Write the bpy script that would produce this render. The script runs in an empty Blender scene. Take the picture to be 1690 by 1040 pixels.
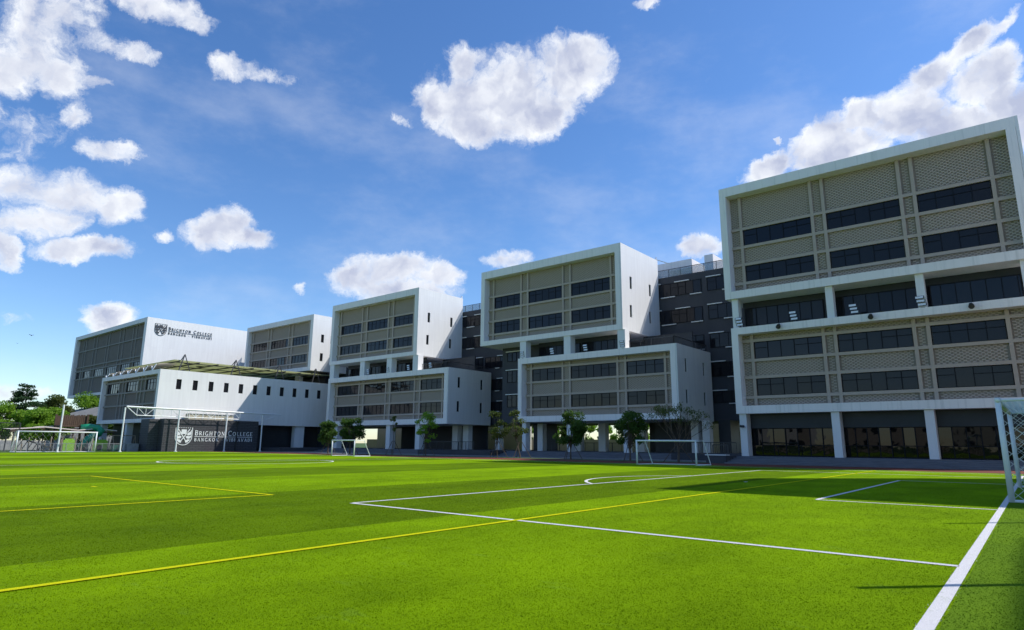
import bpy, math, random
import numpy as np
from mathutils import Vector, Matrix
rad = math.radians
random.seed(7)
rng = np.random.default_rng(11)
sc = bpy.context.scene

# ------------------------------------------------------------------ camera
cd = bpy.data.cameras.new('camera'); cam = bpy.data.objects.new('camera', cd)
sc.collection.objects.link(cam); sc.camera = cam
cd.sensor_width = 36.0; cd.lens = 1041.5272 / 1690 * 36; cd.clip_end = 6000; cd.clip_start = 0.05
R_ = (0.773364441401341, 0.6339200622018316, 0.007266052161786959)
U_ = (0.12147272092433913, -0.15942277598767776, 0.9797085059177656)
F_ = (-0.6222152512171567, 0.7567890942887646, 0.2002959009025443)
cam.matrix_world = Matrix(((R_[0], U_[0], -F_[0], 0), (R_[1], U_[1], -F_[1], 0), (R_[2], U_[2], -F_[2], 1.25), (0, 0, 0, 1)))

# ------------------------------------------------------------------ world: daylight sky with cumulus clouds
SUN = Vector((0.96, 1.0, 1.53)).normalized()
EXPOSURE = 0.30
SUN_STRENGTH = 3.9
SKY_STRENGTH = 0.15
CLOUDS = [[19.419, -2.754, 0.467, -5.962, -18.95, 7.865, 1.22],
[26.945, 4.401, -2.355, 1.93, -27.424, 12.548, 1.159],
[11.903, 0.34, 8.982, 0.605, -18.612, 10.297, 1.08],
[8.336, 1.863, 4.757, 2.0, -14.627, 9.262, 1.08],
[11.097, 4.806, 3.944, 4.13, -17.045, 12.15, 1.08],
[19.006, -0.412, 11.017, -1.718, -30.338, 16.891, 1.08],
[27.743, 0.905, 21.107, 1.452, -33.306, 20.313, 1.08],
[9.769, 3.112, 4.793, 4.312, -21.293, 13.74, 1.08],
[10.659, 0.216, 7.755, 0.599, -35.27, 17.667, 1.08],
[19.997, 0.754, 15.766, 1.271, -24.061, 13.587, 1.08],
[35.995, -25.648, 44.299, -54.04, -108.071, 6.099, 0.594],
[30.631, 14.854, -8.614, 41.457, -89.671, 44.994, 0.671],
[18.703, 10.35, -4.895, 24.201, -45.118, 22.924, 0.976],
[18.396, 8.248, -2.877, 13.924, -35.355, 17.63, 1.098],
[20.95, 0.397, -0.001, -3.306, -28.503, 12.812, 1.159],
[25.227, 5.699, 0.96, 4.619, -36.284, 16.934, 1.22],
[16.726, 2.043, 0.582, 0.52, -23.346, 10.199, 1.22],
[14.737, 6.341, 0.277, 9.413, -26.526, 13.222, 1.22],
[16.547, 7.665, 1.427, 15.894, -40.868, 20.786, 1.22],
[26.737, -3.8, 0.98, -8.663, -27.289, 11.725, 1.22],
[11.755, 1.771, 1.335, 1.965, -30.288, 12.784, 1.22],
[11.754, -1.53, 0.95, -6.065, -21.811, 8.554, 1.22],
[127.001, -10.99, 38.288, -22.148, -132.138, 52.206, 0.854],
[26.094, -1.446, 10.472, -3.811, -45.615, 12.193, 1.08],
[55.775, -7.585, 0.715, -8.737, -33.685, 11.321, 1.22],
[17.496, 2.839, 23.008, 6.167, -17.363, 17.104, 0.81],
[25.964, 4.17, 34.747, 8.79, -25.172, 23.714, 0.81],
[28.997, -4.719, 41.59, -2.033, -29.223, 10.667, 0.765],
[20.193, 3.314, 25.853, 13.004, -36.832, 37.284, 0.765],
[21.354, -5.79, 31.009, -8.051, -54.414, 17.161, 0.675],
[29.633, -6.075, 40.832, -4.899, -72.262, 30.502, 0.63],
[14.166, -2.659, 19.283, -0.337, -44.805, 25.232, 0.81],
[29.026, -4.415, 37.42, 1.276, -65.823, 38.781, 0.675],
[35.84, -0.665, 47.789, 11.419, -103.027, 62.674, 0.54],
[31.646, 3.758, 34.576, 13.937, -62.996, 49.072, 0.765],
[18.644, -2.316, 21.834, 0.315, -77.245, 40.844, 0.54],
[20.755, -0.077, 28.562, 3.71, -44.94, 22.355, 0.45],
[40.546, -28.727, 66.032, -29.221, -33.494, -25.386, 0.675],
[23.804, 1.216, 30.201, 9.021, -63.507, 35.663, 0.648],
[25.908, 3.803, 34.487, 15.358, -55.34, 40.899, 0.36],
[20.907, 2.979, 27.925, 6.758, -27.404, 17.841, 0.765],
[18.166, -0.277, 24.277, 0.561, -30.746, 10.371, 0.81],
[30.572, 3.804, 37.819, 6.759, -34.204, 19.112, 1.026],
[17.93, 2.44, 23.584, 8.459, -40.291, 22.517, 0.918],
[15.992, 2.028, 20.353, 9.856, -56.791, 26.943, 1.026],
[68.925, 9.611, 93.386, 7.575, -38.867, 19.427, 0.864],
[21.294, 7.833, 21.734, 13.006, -29.988, 24.001, 1.08],
[22.509, -1.722, 25.29, -2.829, -51.587, 12.131, 0.972],
[25.379, 2.582, 28.551, 5.55, -38.579, 17.658, 1.08],
[76.691, 8.621, 90.702, 17.417, -108.121, 51.314, 0.648],
[30.937, 3.636, 38.54, 5.644, -51.176, 15.369, 0.918],
[94.05, 7.094, 94.851, 10.228, -121.982, 38.107, 0.648],
[11.237, 0.529, 9.749, 1.583, -31.236, 9.658, 1.08],
[17.642, 0.992, 16.102, 2.212, -35.674, 10.919, 1.08],
[22.647, 0.743, 18.152, 1.473, -42.056, 12.18, 1.08],
[9.882, 0.449, 8.53, 1.945, -44.114, 12.055, 1.08],
[22.791, 0.213, 15.796, 0.324, -52.408, 15.208, 0.864],
[32.2, -1.742, 15.799, -12.2, -108.606, 64.838, 0.756],
[19.267, 2.517, 25.842, 5.13, -95.536, 12.481, 0.486],
[63.229, 8.448, 84.976, 16.642, -131.493, 42.289, 0.378],
[28.332, 4.513, 39.302, 5.232, -15.487, 13.56, 0.81]]
w = bpy.data.worlds.new('World'); sc.world = w; w.use_nodes = True
nt = w.node_tree; nt.nodes.clear()
def N(t, **k):
    n = nt.nodes.new(t)
    for a, b in k.items(): setattr(n, a, b)
    return n
def LK(a, b): nt.links.new(a, b)
def M(op, a, b=None, c=None, clamp=False):
    n = N('ShaderNodeMath', operation=op, use_clamp=clamp)
    for i, v in enumerate((a, b, c)):
        if v is None: continue
        if isinstance(v, (int, float)): n.inputs[i].default_value = v
        else: LK(v, n.inputs[i])
    return n.outputs[0]
def noise(vec, scale, detail=4, rough=.5, lac=2.0):
    n = N('ShaderNodeTexNoise'); n.inputs['Scale'].default_value = scale; n.inputs['Detail'].default_value = detail
    n.inputs['Roughness'].default_value = rough; n.inputs['Lacunarity'].default_value = lac; LK(vec, n.inputs['Vector']); return n
def build_world():
    sky = N('ShaderNodeTexSky', sky_type='NISHITA'); sky.sun_disc = False
    sky.sun_elevation = math.asin(SUN.z); sky.sun_rotation = math.atan2(SUN.x, SUN.y)
    sky.air_density = 1.0; sky.dust_density = 0.25; sky.ozone_density = 2.2; sky.altitude = 0
    hs = N('ShaderNodeHueSaturation'); hs.inputs['Hue'].default_value = 0.503; hs.inputs['Saturation'].default_value = 1.20; hs.inputs['Value'].default_value = .95
    LK(sky.outputs[0], hs.inputs['Color'])
    tint = N('ShaderNodeMix', data_type='RGBA', blend_type='MULTIPLY'); tint.inputs[0].default_value = 1; LK(hs.outputs[0], tint.inputs[6]); tint.inputs[7].default_value = (.86, .925, 1.02, 1)
    tc = N('ShaderNodeTexCoord'); d = tc.outputs['Generated']
    sp = N('ShaderNodeSeparateXYZ'); LK(d, sp.inputs[0])
    az = M('ARCTAN2', sp.outputs[0], sp.outputs[1]); el = M('ARCSINE', sp.outputs[2])
    cb = N('ShaderNodeCombineXYZ'); LK(az, cb.inputs[0]); LK(el, cb.inputs[1]); cb.inputs[2].default_value = 1.0
    # billow warp
    w1 = noise(cb.outputs[0], 11.0, 7, .68)
    su = N('ShaderNodeVectorMath', operation='SUBTRACT'); LK(w1.outputs['Color'], su.inputs[0]); su.inputs[1].default_value = (.5, .5, .5)
    ms = N('ShaderNodeVectorMath', operation='MULTIPLY'); LK(su.outputs[0], ms.inputs[0]); ms.inputs[1].default_value = (.075, .055, 0)
    ad = N('ShaderNodeVectorMath', operation='ADD'); LK(cb.outputs[0], ad.inputs[0]); LK(ms.outputs[0], ad.inputs[1])
    P = ad.outputs[0]
    acc = None
    for a, b, c, e, f, g, amp in CLOUDS:
        d1 = N('ShaderNodeVectorMath', operation='DOT_PRODUCT'); LK(P, d1.inputs[0]); d1.inputs[1].default_value = (a, b, c)
        d2 = N('ShaderNodeVectorMath', operation='DOT_PRODUCT'); LK(P, d2.inputs[0]); d2.inputs[1].default_value = (e, f, g)
        q = M('ADD', M('MULTIPLY', d1.outputs['Value'], d1.outputs['Value']), M('MULTIPLY', d2.outputs['Value'], d2.outputs['Value']))
        v = M('MULTIPLY', M('MAXIMUM', M('SUBTRACT', 1.0, q), -1.0), amp)
        acc = v if acc is None else M('SMOOTH_MAX', acc, v, 0.12)
    n1 = noise(P, 15.0, 9, .66); n2 = noise(P, 75.0, 6, .7)
    nn = M('ADD', M('MULTIPLY', M('SUBTRACT', n1.outputs['Fac'], .52), 2.5), M('MULTIPLY', M('SUBTRACT', n2.outputs['Fac'], .5), .9))
    gate = N('ShaderNodeMapRange', interpolation_type='SMOOTHSTEP'); LK(acc, gate.inputs['Value']); gate.inputs['From Min'].default_value = -.75; gate.inputs['From Max'].default_value = .05
    dens = M('ADD', acc, M('MULTIPLY', nn, gate.outputs['Result']))
    mr = N('ShaderNodeMapRange', interpolation_type='SMOOTHSTEP'); LK(dens, mr.inputs['Value'])
    mr.inputs['From Min'].default_value = -.22; mr.inputs['From Max'].default_value = .86
    st_ = N('ShaderNodeVectorMath', operation='MULTIPLY'); LK(cb.outputs[0], st_.inputs[0]); st_.inputs[1].default_value = (1.6, 3.4, 1)
    ci = N('ShaderNodeMapRange', interpolation_type='SMOOTHSTEP'); LK(noise(st_.outputs[0], 2.2, 8, .62).outputs['Fac'], ci.inputs['Value']); ci.inputs['From Min'].default_value = .44; ci.inputs['From Max'].default_value = .80; ci.inputs['To Max'].default_value = .20
    mask = M('MAXIMUM', mr.outputs['Result'], ci.outputs['Result'])
    # self shading: noise sampled towards the sun, and thick cores turn grey
    off = N('ShaderNodeVectorMath', operation='ADD'); LK(P, off.inputs[0]); off.inputs[1].default_value = (.022, .022, 0)
    n3 = noise(off.outputs[0], 17.0, 3, .55); n4 = noise(P, 17.0, 3, .55)
    rel = M('MULTIPLY', M('SUBTRACT', n4.outputs['Fac'], n3.outputs['Fac']), 1.9)
    core = N('ShaderNodeMapRange', interpolation_type='SMOOTHSTEP'); LK(M('ADD', acc, M('MULTIPLY', nn, .35)), core.inputs['Value'])
    core.inputs['From Min'].default_value = .30; core.inputs['From Max'].default_value = 1.0
    shade = M('SUBTRACT', M('MULTIPLY', core.outputs['Result'], .62), rel, clamp=True)
    mc = N('ShaderNodeMix', data_type='RGBA'); LK(shade, mc.inputs[0]); mc.inputs[6].default_value = (.84, .86, .89, 1); mc.inputs[7].default_value = (.42, .46, .60, 1)
    b1 = N('ShaderNodeBackground'); LK(tint.outputs[2], b1.inputs[0]); b1.inputs[1].default_value = SKY_STRENGTH
    b2 = N('ShaderNodeBackground'); LK(mc.outputs[2], b2.inputs[0]); b2.inputs[1].default_value = 1.0
    mx = N('ShaderNodeMixShader'); LK(M('MULTIPLY', mask, .97), mx.inputs[0]); LK(b1.outputs[0], mx.inputs[1]); LK(b2.outputs[0], mx.inputs[2])
    o = N('ShaderNodeOutputWorld'); LK(mx.outputs[0], o.inputs[0])
build_world()
sl = bpy.data.lights.new('sun', 'SUN'); sl.energy = SUN_STRENGTH; sl.angle = rad(.53); sl.color = (1, .955, .89)
so = bpy.data.objects.new('sun', sl); sc.collection.objects.link(so); so.rotation_mode = 'QUATERNION'; so.rotation_quaternion = SUN.to_track_quat('Z', 'Y'); so.location = (20, 20, 60)
vs = sc.view_settings; vs.view_transform = 'Standard'; vs.look = 'None'; vs.exposure = EXPOSURE; vs.gamma = 1; vs.use_curve_mapping = False

# ------------------------------------------------------------------ materials
def mat(name, col, rough=.6, metal=0., spec=.5):
    m = bpy.data.materials.new(name); m.use_nodes = True
    b = m.node_tree.nodes['Principled BSDF']; b.inputs['Base Color'].default_value = (*col, 1)
    b.inputs['Roughness'].default_value = rough; b.inputs['Metallic'].default_value = metal; b.inputs['Specular IOR Level'].default_value = spec
    return m
class NT:
    def __init__(s, m): s.t = m.node_tree; s.b = s.t.nodes['Principled BSDF']
    def n(s, ty, **k):
        x = s.t.nodes.new(ty)
        for a, b in k.items(): setattr(x, a, b)
        return x
    def l(s, a, b): s.t.links.new(a, b)
    def pos(s): return s.n('ShaderNodeNewGeometry').outputs['Position']
    def noise(s, scale, detail=3, rough=.5, vec=None, stretch=None):
        x = s.n('ShaderNodeTexNoise'); x.inputs['Scale'].default_value = scale; x.inputs['Detail'].default_value = detail; x.inputs['Roughness'].default_value = rough
        v = vec or s.pos()
        if stretch:
            m = s.n('ShaderNodeVectorMath', operation='MULTIPLY'); s.l(v, m.inputs[0]); m.inputs[1].default_value = stretch; v = m.outputs[0]
        s.l(v, x.inputs['Vector']); return x.outputs['Fac']
    def ramp(s, fac, stops):
        r = s.n('ShaderNodeValToRGB'); s.l(fac, r.inputs[0]); e = r.color_ramp.elements
        while len(e) < len(stops): e.new(.5)
        for i, (p, c) in enumerate(stops): e[i].position = p; e[i].color = (*c, 1) if len(c) == 3 else c
        return r.outputs[0]
    def mix(s, fac, a, b, blend='MIX'):
        x = s.n('ShaderNodeMix', data_type='RGBA', blend_type=blend)
        for v, i in ((fac, 0), (a, 6), (b, 7)):
            if isinstance(v, (int, float)): x.inputs[i].default_value = v
            elif isinstance(v, tuple): x.inputs[i].default_value = (*v, 1)
            else: s.l(v, x.inputs[i])
        return x.outputs[2]
    def bump(s, h, st, dist=.02):
        b = s.n('ShaderNodeBump'); b.inputs['Strength'].default_value = st; b.inputs['Distance'].default_value = dist; s.l(h, b.inputs['Height']); s.l(b.outputs[0], s.b.inputs['Normal'])
    def col(s, c): s.l(c, s.b.inputs['Base Color'])
def noisy(name, c1, c2, scale, rough=.7, stretch=None, bump=0, spec=.4, detail=4):
    m = mat(name, c1, rough, 0, spec); t = NT(m); f = t.noise(scale, detail, .6, stretch=stretch)
    t.col(t.ramp(f, [(.3, c1), (.7, c2)]))
    if bump: t.bump(f, bump)
    return m
WHITE = noisy('white_render', (.80, .765, .75), (.85, .815, .80), 1.2, .75, (1, 1, .25), 0)
t = NT(WHITE); src = t.b.inputs['Base Color'].links[0].from_socket
st = t.noise(1.0, 4, .6, stretch=(5, 5, .22)); t.col(t.mix(t.ramp(st, [(.52, (0, 0, 0)), (.78, (.55, .55, .55))]), src, (.50, .50, .48)))
def cladding():
    m = mat('white_cladding', (.78, .78, .77), .6); t = NT(m)
    sp = t.n('ShaderNodeSeparateXYZ'); t.l(t.pos(), sp.inputs[0]); cb = t.n('ShaderNodeCombineXYZ'); t.l(sp.outputs[1], cb.inputs[0]); t.l(sp.outputs[2], cb.inputs[1])
    br = t.n('ShaderNodeTexBrick', offset=0.0); t.l(cb.outputs[0], br.inputs['Vector'])
    for k, v in (('Scale', 1), ('Brick Width', 1.0), ('Row Height', 2.95), ('Mortar Size', .012), ('Mortar Smooth', .6)): br.inputs[k].default_value = v
    br.inputs['Color1'].default_value = (.79, .79, .78, 1); br.inputs['Color2'].default_value = (.76, .76, .755, 1); br.inputs['Mortar'].default_value = (.69, .69, .69, 1)
    f = t.noise(1.0, 5, .6, stretch=(1, 3, .3)); c = t.mix(t.ramp(f, [(.35, (.0, .0, .0)), (.75, (.4, .4, .4))]), br.outputs[0], (.62, .61, .60))
    t.col(c); return m
CLAD = cladding()
BEIGE = noisy('beige_render', (.42, .348, .292), (.46, .383, .322), 2.0, .8)
BRICKM = noisy('beige_brick', (.40, .332, .28), (.48, .402, .34), 9.0, .85)
BACK = noisy('recess_shade_mortar', (.275, .232, .195), (.32, .272, .23), 6.0, .9)  # mortar backing, colour darkened to deepen the shade in the brick recesses
GREYB = noisy('brown_grey_brick', (.19, .165, .145), (.24, .21, .185), 9.0, .85)
GREYR = noisy('brown_grey_render', (.24, .225, .20), (.28, .26, .235), 3.0, .8)
SOFFIT = noisy('soffit_render', (.50, .50, .46), (.56, .56, .52), 1.0, .8)
DARK = noisy('charcoal_render', (.045, .048, .058), (.058, .06, .07), .8, .75, (1, 1, .4))
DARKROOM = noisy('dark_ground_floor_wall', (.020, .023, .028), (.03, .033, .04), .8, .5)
FRAME = mat('dark_window_frame', (.005, .006, .010), .6, 0, .2)
STEEL = mat('dark_steel', (.05, .052, .058), .5, .3)
WPAINT = noisy('white_paint_metal', (.74, .76, .78), (.80, .82, .82), 5, .35)
SILL = mat('white_sill', (.7, .7, .69), .6)
STEP = noisy('grey_stone_steps', (.10, .105, .125), (.17, .175, .20), 3.0, .7, (.4, 3, 8))
COLUMN = noisy('white_column', (.70, .71, .72), (.78, .78, .78), 1.5, .7, (1, 1, .3))
LAMPM = mat('lamp_glass', (.75, .77, .8), .2); 
def glass(name, c, rough=.03, wav=.012, spec=.5):
    m = mat(name, c, rough, 0, spec); t = NT(m); h = t.noise(.9, 2, .5); t.bump(h, wav * 4, .05); return m
GLASS = glass('tinted_glass', (.017, .017, .021), spec=.22); GLASSB = glass('shop_glass', (.005, .005, .005), .02, .02, .30)
GLASS2 = glass('dim_reflection_glass', (.009, .009, .012), spec=.3); GLASS3 = glass('greyish_reflection_glass', (.028, .028, .032), spec=.2)  # base tones differ to imitate reflections that vary between windows
GLASSR = glass('brown_reflection_glass', (.012, .008, .007), spec=.26)  # brown base colour stands in for buildings reflected in these panes
def railglass():
    m = mat('rail_glass', (.25, .34, .42), .05); m.node_tree.nodes['Principled BSDF'].inputs['Alpha'].default_value = .45; return m
RGLASS = railglass()
def turf(name, extra=None):
    m = mat(name, (.1, .25, .01), .95, 0, .04); t = NT(m)
    sp = t.n('ShaderNodeSeparateXYZ'); t.l(t.pos(), sp.inputs[0])
    def MM(op, a, b):
        x = t.n('ShaderNodeMath', operation=op)
        for i, v in enumerate((a, b)):
            if isinstance(v, (int, float)): x.inputs[i].default_value = v
            else: t.l(v, x.inputs[i])
        return x.outputs[0]
    if extra is None:
        wob = MM('MULTIPLY', t.noise(1.5, 2), .06)
        u = MM('DIVIDE', MM('ADD', MM('ADD', sp.outputs[0], 1.12), wob), 7.04)
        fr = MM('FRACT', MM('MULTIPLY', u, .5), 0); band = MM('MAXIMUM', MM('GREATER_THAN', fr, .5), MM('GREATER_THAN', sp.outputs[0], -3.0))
        brt = t.mix(t.noise(70, 4, .8), (.168, .298, .0008), (.222, .372, .0016)); drk = t.mix(t.noise(70, 4, .8), (.098, .178, .0008), (.135, .232, .0015))  # bright and dark stripe colours of the turf itself
        c = t.mix(band, drk, brt)
        pat = t.ramp(t.noise(.55, 5, .65, stretch=(1, .55, 1)), [(.34, (.72, .74, .74)), (.64, (1.14, 1.12, 1.12))]); c = t.mix(1.0, c, pat, 'MULTIPLY')
        fib = t.ramp(t.noise(160, 2, .7, stretch=(1, .35, 1)), [(.3, (.80, .80, .80)), (.72, (1.22, 1.22, 1.2))]); c = t.mix(1.0, c, fib, 'MULTIPLY')
        gl = t.ramp(t.noise(2.1, 6, .75, stretch=(.5, 1.3, 1)), [(.60, (0, 0, 0)), (.74, (.55, .55, .55))]); c = t.mix(gl, c, (.20, .34, .035))
        # outside the goal line the turf is mixed towards a darker green
        out = MM('GREATER_THAN', sp.outputs[0], -.7); c = t.mix(MM('MULTIPLY', out, .55), c, (.095, .185, .02))
    else:
        c = t.mix(t.noise(60, 3, .7), *extra); wr = t.ramp(t.noise(7, 6, .8), [(.58, (0, 0, 0)), (.72, (.55, .55, .55))]); c = t.mix(wr, c, (.20, .30, .05))
    t.col(c); t.bump(t.noise(120, 3, .7), .7, .03); return m
TURF = turf('artificial_turf')
LINEW = turf('white_line_turf', ((.72, .70, .68), (.88, .86, .85))); LINEY = turf('yellow_line_turf', ((.62, .62, .006), (.78, .78, .012)))
LINEYG = turf('worn_yellow_line_turf', ((.36, .48, .01), (.5, .6, .02)))
TRACK = noisy('red_rubber_track', (.13, .026, .013), (.17, .036, .018), 12, .85)
PAVE = noisy('paving', (.17, .17, .17), (.24, .235, .23), 1.5, .85)
GRASS = noisy('rough_grass', (.035, .075, .012), (.07, .13, .02), 9, .9)
WOOD = noisy('brown_timber', (.055, .033, .022), (.10, .065, .042), 8, .8, (1, 1, .2))
LOG = noisy('pale_timber_post', (.22, .17, .12), (.33, .26, .19), 6, .8, (1, 1, .2))
OLIVE = mat('olive_canopy_sheet', (.50, .52, .34), .6); _t = NT(OLIVE); _tr = _t.n('ShaderNodeBsdfTranslucent'); _tr.inputs[0].default_value = (.62, .64, .42, 1); _mx = _t.n('ShaderNodeMixShader'); _mx.inputs[0].default_value = .6
_t.l(_t.b.outputs[0], _mx.inputs[1]); _t.l(_tr.outputs[0], _mx.inputs[2]); _t.l(_mx.outputs[0], _t.t.nodes['Material Output'].inputs[0])
TAN = mat('tan_canopy_sheet', (.46, .42, .32), .7)
GREENP = mat('lime_green_panel', (.22, .42, .03), .5); TUBEG = mat('green_plastic_tube', (.02, .28, .14), .3); GREYM = noisy('weathered_grey_mesh', (.20, .21, .23), (.28, .29, .31), 3, .7)
PINK = mat('pale_shade_sail', (.70, .60, .55), .7)
BARK = noisy('bark', (.07, .05, .035), (.14, .105, .075), 10, .9)
def leaf(name, c1, c2):
    m = mat(name, c1, .6, 0, .3); t = NT(m)
    t.col(t.ramp(t.noise(1.6, 4, .7), [(.3, c1), (.7, c2)]))
    tr = t.n('ShaderNodeBsdfTranslucent'); tr.inputs[0].default_value = (c2[0] * 1.3, c2[1] * 1.5, c2[2], 1); mx = t.n('ShaderNodeMixShader'); mx.inputs[0].default_value = .35
    o = t.t.nodes['Material Output']; t.l(t.b.outputs[0], mx.inputs[1]); t.l(tr.outputs[0], mx.inputs[2]); t.l(mx.outputs[0], o.inputs[0]); return m
LEAF1 = leaf('dark_leaves', (.028, .065, .010), (.075, .14, .02)); LEAF2 = leaf('bright_leaves', (.10, .20, .012), (.22, .36, .035)); LEAF3 = leaf('olive_leaves', (.05, .07, .015), (.11, .14, .03))
LEAFB = leaf('blue_green_leaves', (.016, .045, .016), (.04, .085, .03))
def darkbrick():
    m = mat('charcoal_brick', (.03, .03, .04), .6); t = NT(m)
    sp = t.n('ShaderNodeSeparateXYZ'); t.l(t.pos(), sp.inputs[0]); s = t.n('ShaderNodeMath', operation='ADD'); t.l(sp.outputs[0], s.inputs[0]); t.l(sp.outputs[1], s.inputs[1])
    cb = t.n('ShaderNodeCombineXYZ'); t.l(s.outputs[0], cb.inputs[0]); t.l(sp.outputs[2], cb.inputs[1])
    br = t.n('ShaderNodeTexBrick'); t.l(cb.outputs[0], br.inputs['Vector'])
    for k, v in (('Scale', 1), ('Brick Width', .8), ('Row Height', .22), ('Mortar Size', .03), ('Mortar Smooth', .2)): br.inputs[k].default_value = v
    br.inputs['Color1'].default_value = (.050, .052, .060, 1); br.inputs['Color2'].default_value = (.062, .064, .072, 1); br.inputs['Mortar'].default_value = (.018, .018, .022, 1)
    t.col(br.outputs[0]); t.bump(br.outputs['Fac'], -.6, .03); return m
DBRICK = darkbrick()

# ------------------------------------------------------------------ mesh helpers
BOXF = np.array([(0, 3, 2, 1), (4, 5, 6, 7), (0, 1, 5, 4), (1, 2, 6, 5), (2, 3, 7, 6), (3, 0, 4, 7)])
class MB:
    def __init__(s): s.v = []; s.f = []; s.n = 0; s.smooth = False
    def add(s, v, f):
        s.v.extend([tuple(map(float, p)) for p in v]); s.f.extend([tuple(int(i) + s.n for i in q) for q in f]); s.n += len(v); return s
    def box(s, x0, x1, y0, y1, z0, z1):
        return s.add([(x0, y0, z0), (x1, y0, z0), (x1, y1, z0), (x0, y1, z0), (x0, y0, z1), (x1, y0, z1), (x1, y1, z1), (x0, y1, z1)], BOXF)
    def beam(s, p, q, w, h=None):
        h = h or w; p = Vector(p); q = Vector(q); d = (q - p).normalized(); a = Vector((0, 0, 1)) if abs(d.z) < .95 else Vector((0, 1, 0))
        sx = d.cross(a).normalized() * w / 2; sy = sx.normalized().cross(d) * h / 2
        return s.add([p - sx - sy, p + sx - sy, q + sx - sy, q - sx - sy, p - sx + sy, p + sx + sy, q + sx + sy, q - sx + sy], BOXF)
    def tube(s, pts, rs, n=8, cap=True):
        pts = [Vector(p) for p in pts]
        if not hasattr(rs, '__len__'): rs = [rs] * len(pts)
        V = []; F = []
        for i, p in enumerate(pts):
            d = (pts[min(i + 1, len(pts) - 1)] - pts[max(i - 1, 0)]).normalized(); a = Vector((0, 0, 1)) if abs(d.z) < .9 else Vector((1, 0, 0))
            x = d.cross(a).normalized(); y = x.cross(d)
            for k in range(n):
                t = 2 * math.pi * k / n; V.append(p + (x * math.cos(t) + y * math.sin(t)) * rs[i])
        for i in range(len(pts) - 1):
            for k in range(n): F.append((i * n + k, i * n + (k + 1) % n, (i + 1) * n + (k + 1) % n, (i + 1) * n + k))
        if cap: F.append(tuple(range(n))[::-1]); F.append(tuple((len(pts) - 1) * n + k for k in range(n)))
        return s.add(V, F)
    def bricks(s, x0, x1, z0, z1, y, depth=.055, pw=.36, rh=.115, holes=(), sw=.24):
        n = int((x1 - x0) / pw) + 2; rows = max(1, int(round((z1 - z0) / rh))); rh = (z1 - z0) / rows; V = []; F = []; c = s.n
        for r in range(rows):
            za = z0 + r * rh + .012; zb = z0 + (r + 1) * rh - .004
            off = -(pw / 2 if r % 2 else 0)
            for k in range(n):
                a = max(x0, x0 + off + k * pw); b = min(x1, x0 + off + k * pw + sw)
                if b - a < .03: continue
                if any(a < h[1] and b > h[0] and za < h[3] and zb > h[2] for h in holes): continue
                V += [(a, y, za), (b, y, za), (b, y - depth, za), (a, y - depth, za), (a, y, zb), (b, y, zb), (b, y - depth, zb), (a, y - depth, zb)]
                F += [(c, c + 3, c + 2, c + 1), (c + 4, c + 5, c + 6, c + 7), (c + 1, c + 2, c + 6, c + 5), (c + 2, c + 3, c + 7, c + 6), (c + 3, c, c + 4, c + 7)]; c += 8
        s.v += V; s.f += F; s.n = c; return s
def build(name, mb, m, parent=None, label=None, origin=None, smooth=False, kind=None):
    o0 = Vector(origin) if origin is not None else (Vector(parent.get('_o', (0, 0, 0))) if parent else Vector((0, 0, 0)))
    me = bpy.data.meshes.new(name); me.from_pydata([(a - o0.x, b - o0.y, c - o0.z) for a, b, c in mb.v], [], mb.f); me.update()
    if smooth: me.shade_smooth()
    me.materials.append(m); o = bpy.data.objects.new(name, me); sc.collection.objects.link(o)
    if parent is not None: o.parent = parent
    else: o.location = o0
    o['_o'] = tuple(o0)
    if label: o['label'] = label
    if kind: o['kind'] = kind
    return o
def thing(name, label, cat, loc, group=None):
    o = bpy.data.objects.new(name, None); sc.collection.objects.link(o); o.location = loc; o['_o'] = tuple(loc); o['label'] = label; o['category'] = cat; o.empty_display_size = .2
    if group: o['group'] = group
    return o
def solo(name, mb, m, label, cat, loc, group=None, smooth=False):
    o = build(name, mb, m, None, label, loc, smooth); o['category'] = cat
    if group: o['group'] = group
    return o

# ------------------------------------------------------------------ ground, pitch, track
def sheet(name, x0, x1, y0, y1, z, m, kind='structure', label=None):
    b = MB(); b.add([(x0, y0, z), (x1, y0, z), (x1, y1, z), (x0, y1, z)], [(0, 1, 2, 3)]); o = build(name, b, m, origin=(0, 0, 0)); o['kind'] = kind; o['label'] = label or name; return o
sheet('ground', -2500, 2500, -2500, 2500, -.02, GRASS, label='flat ground reaching the horizon')
sheet('paving', -84.6, 60, 44.85, 64, .004, PAVE, label='grey paving at the foot of the buildings')
sheet('planting_strip', -60, -14, 45.2, 47.3, .012, GRASS, label='narrow green planting strip along the track')
sheet('running_track', -84.6, 60, 39.7, 44.85, .008, TRACK, label='red running track between pitch and buildings')
sheet('football_pitch', -84.2, 60, -31, 39.7, .010, TURF, label='striped artificial turf football pitch')
def lines(mb, segs, z=.016, w=.11):
    for x0, y0, x1, y1 in segs:
        if x0 == x1: mb.add([(x0 - w / 2, y0, z), (x0 + w / 2, y0, z), (x0 + w / 2, y1, z), (x0 - w / 2, y1, z)], [(0, 1, 2, 3)])
        else: mb.add([(x0, y0 - w / 2, z), (x1, y0 - w / 2, z), (x1, y0 + w / 2, z), (x0, y0 + w / 2, z)], [(0, 1, 2, 3)])
def ring(mb, cx, cy, r, a0, a1, z=.016, w=.11, n=72):
    V = []; F = []
    for i in range(n + 1):
        a = rad(a0 + (a1 - a0) * i / n); V += [(cx + (r - w / 2) * math.cos(a), cy + (r - w / 2) * math.sin(a), z), (cx + (r + w / 2) * math.cos(a), cy + (r + w / 2) * math.sin(a), z)]
    for i in range(n): F.append((2 * i, 2 * i + 1, 2 * i + 3, 2 * i + 2))
    mb.add(V, F)
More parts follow.
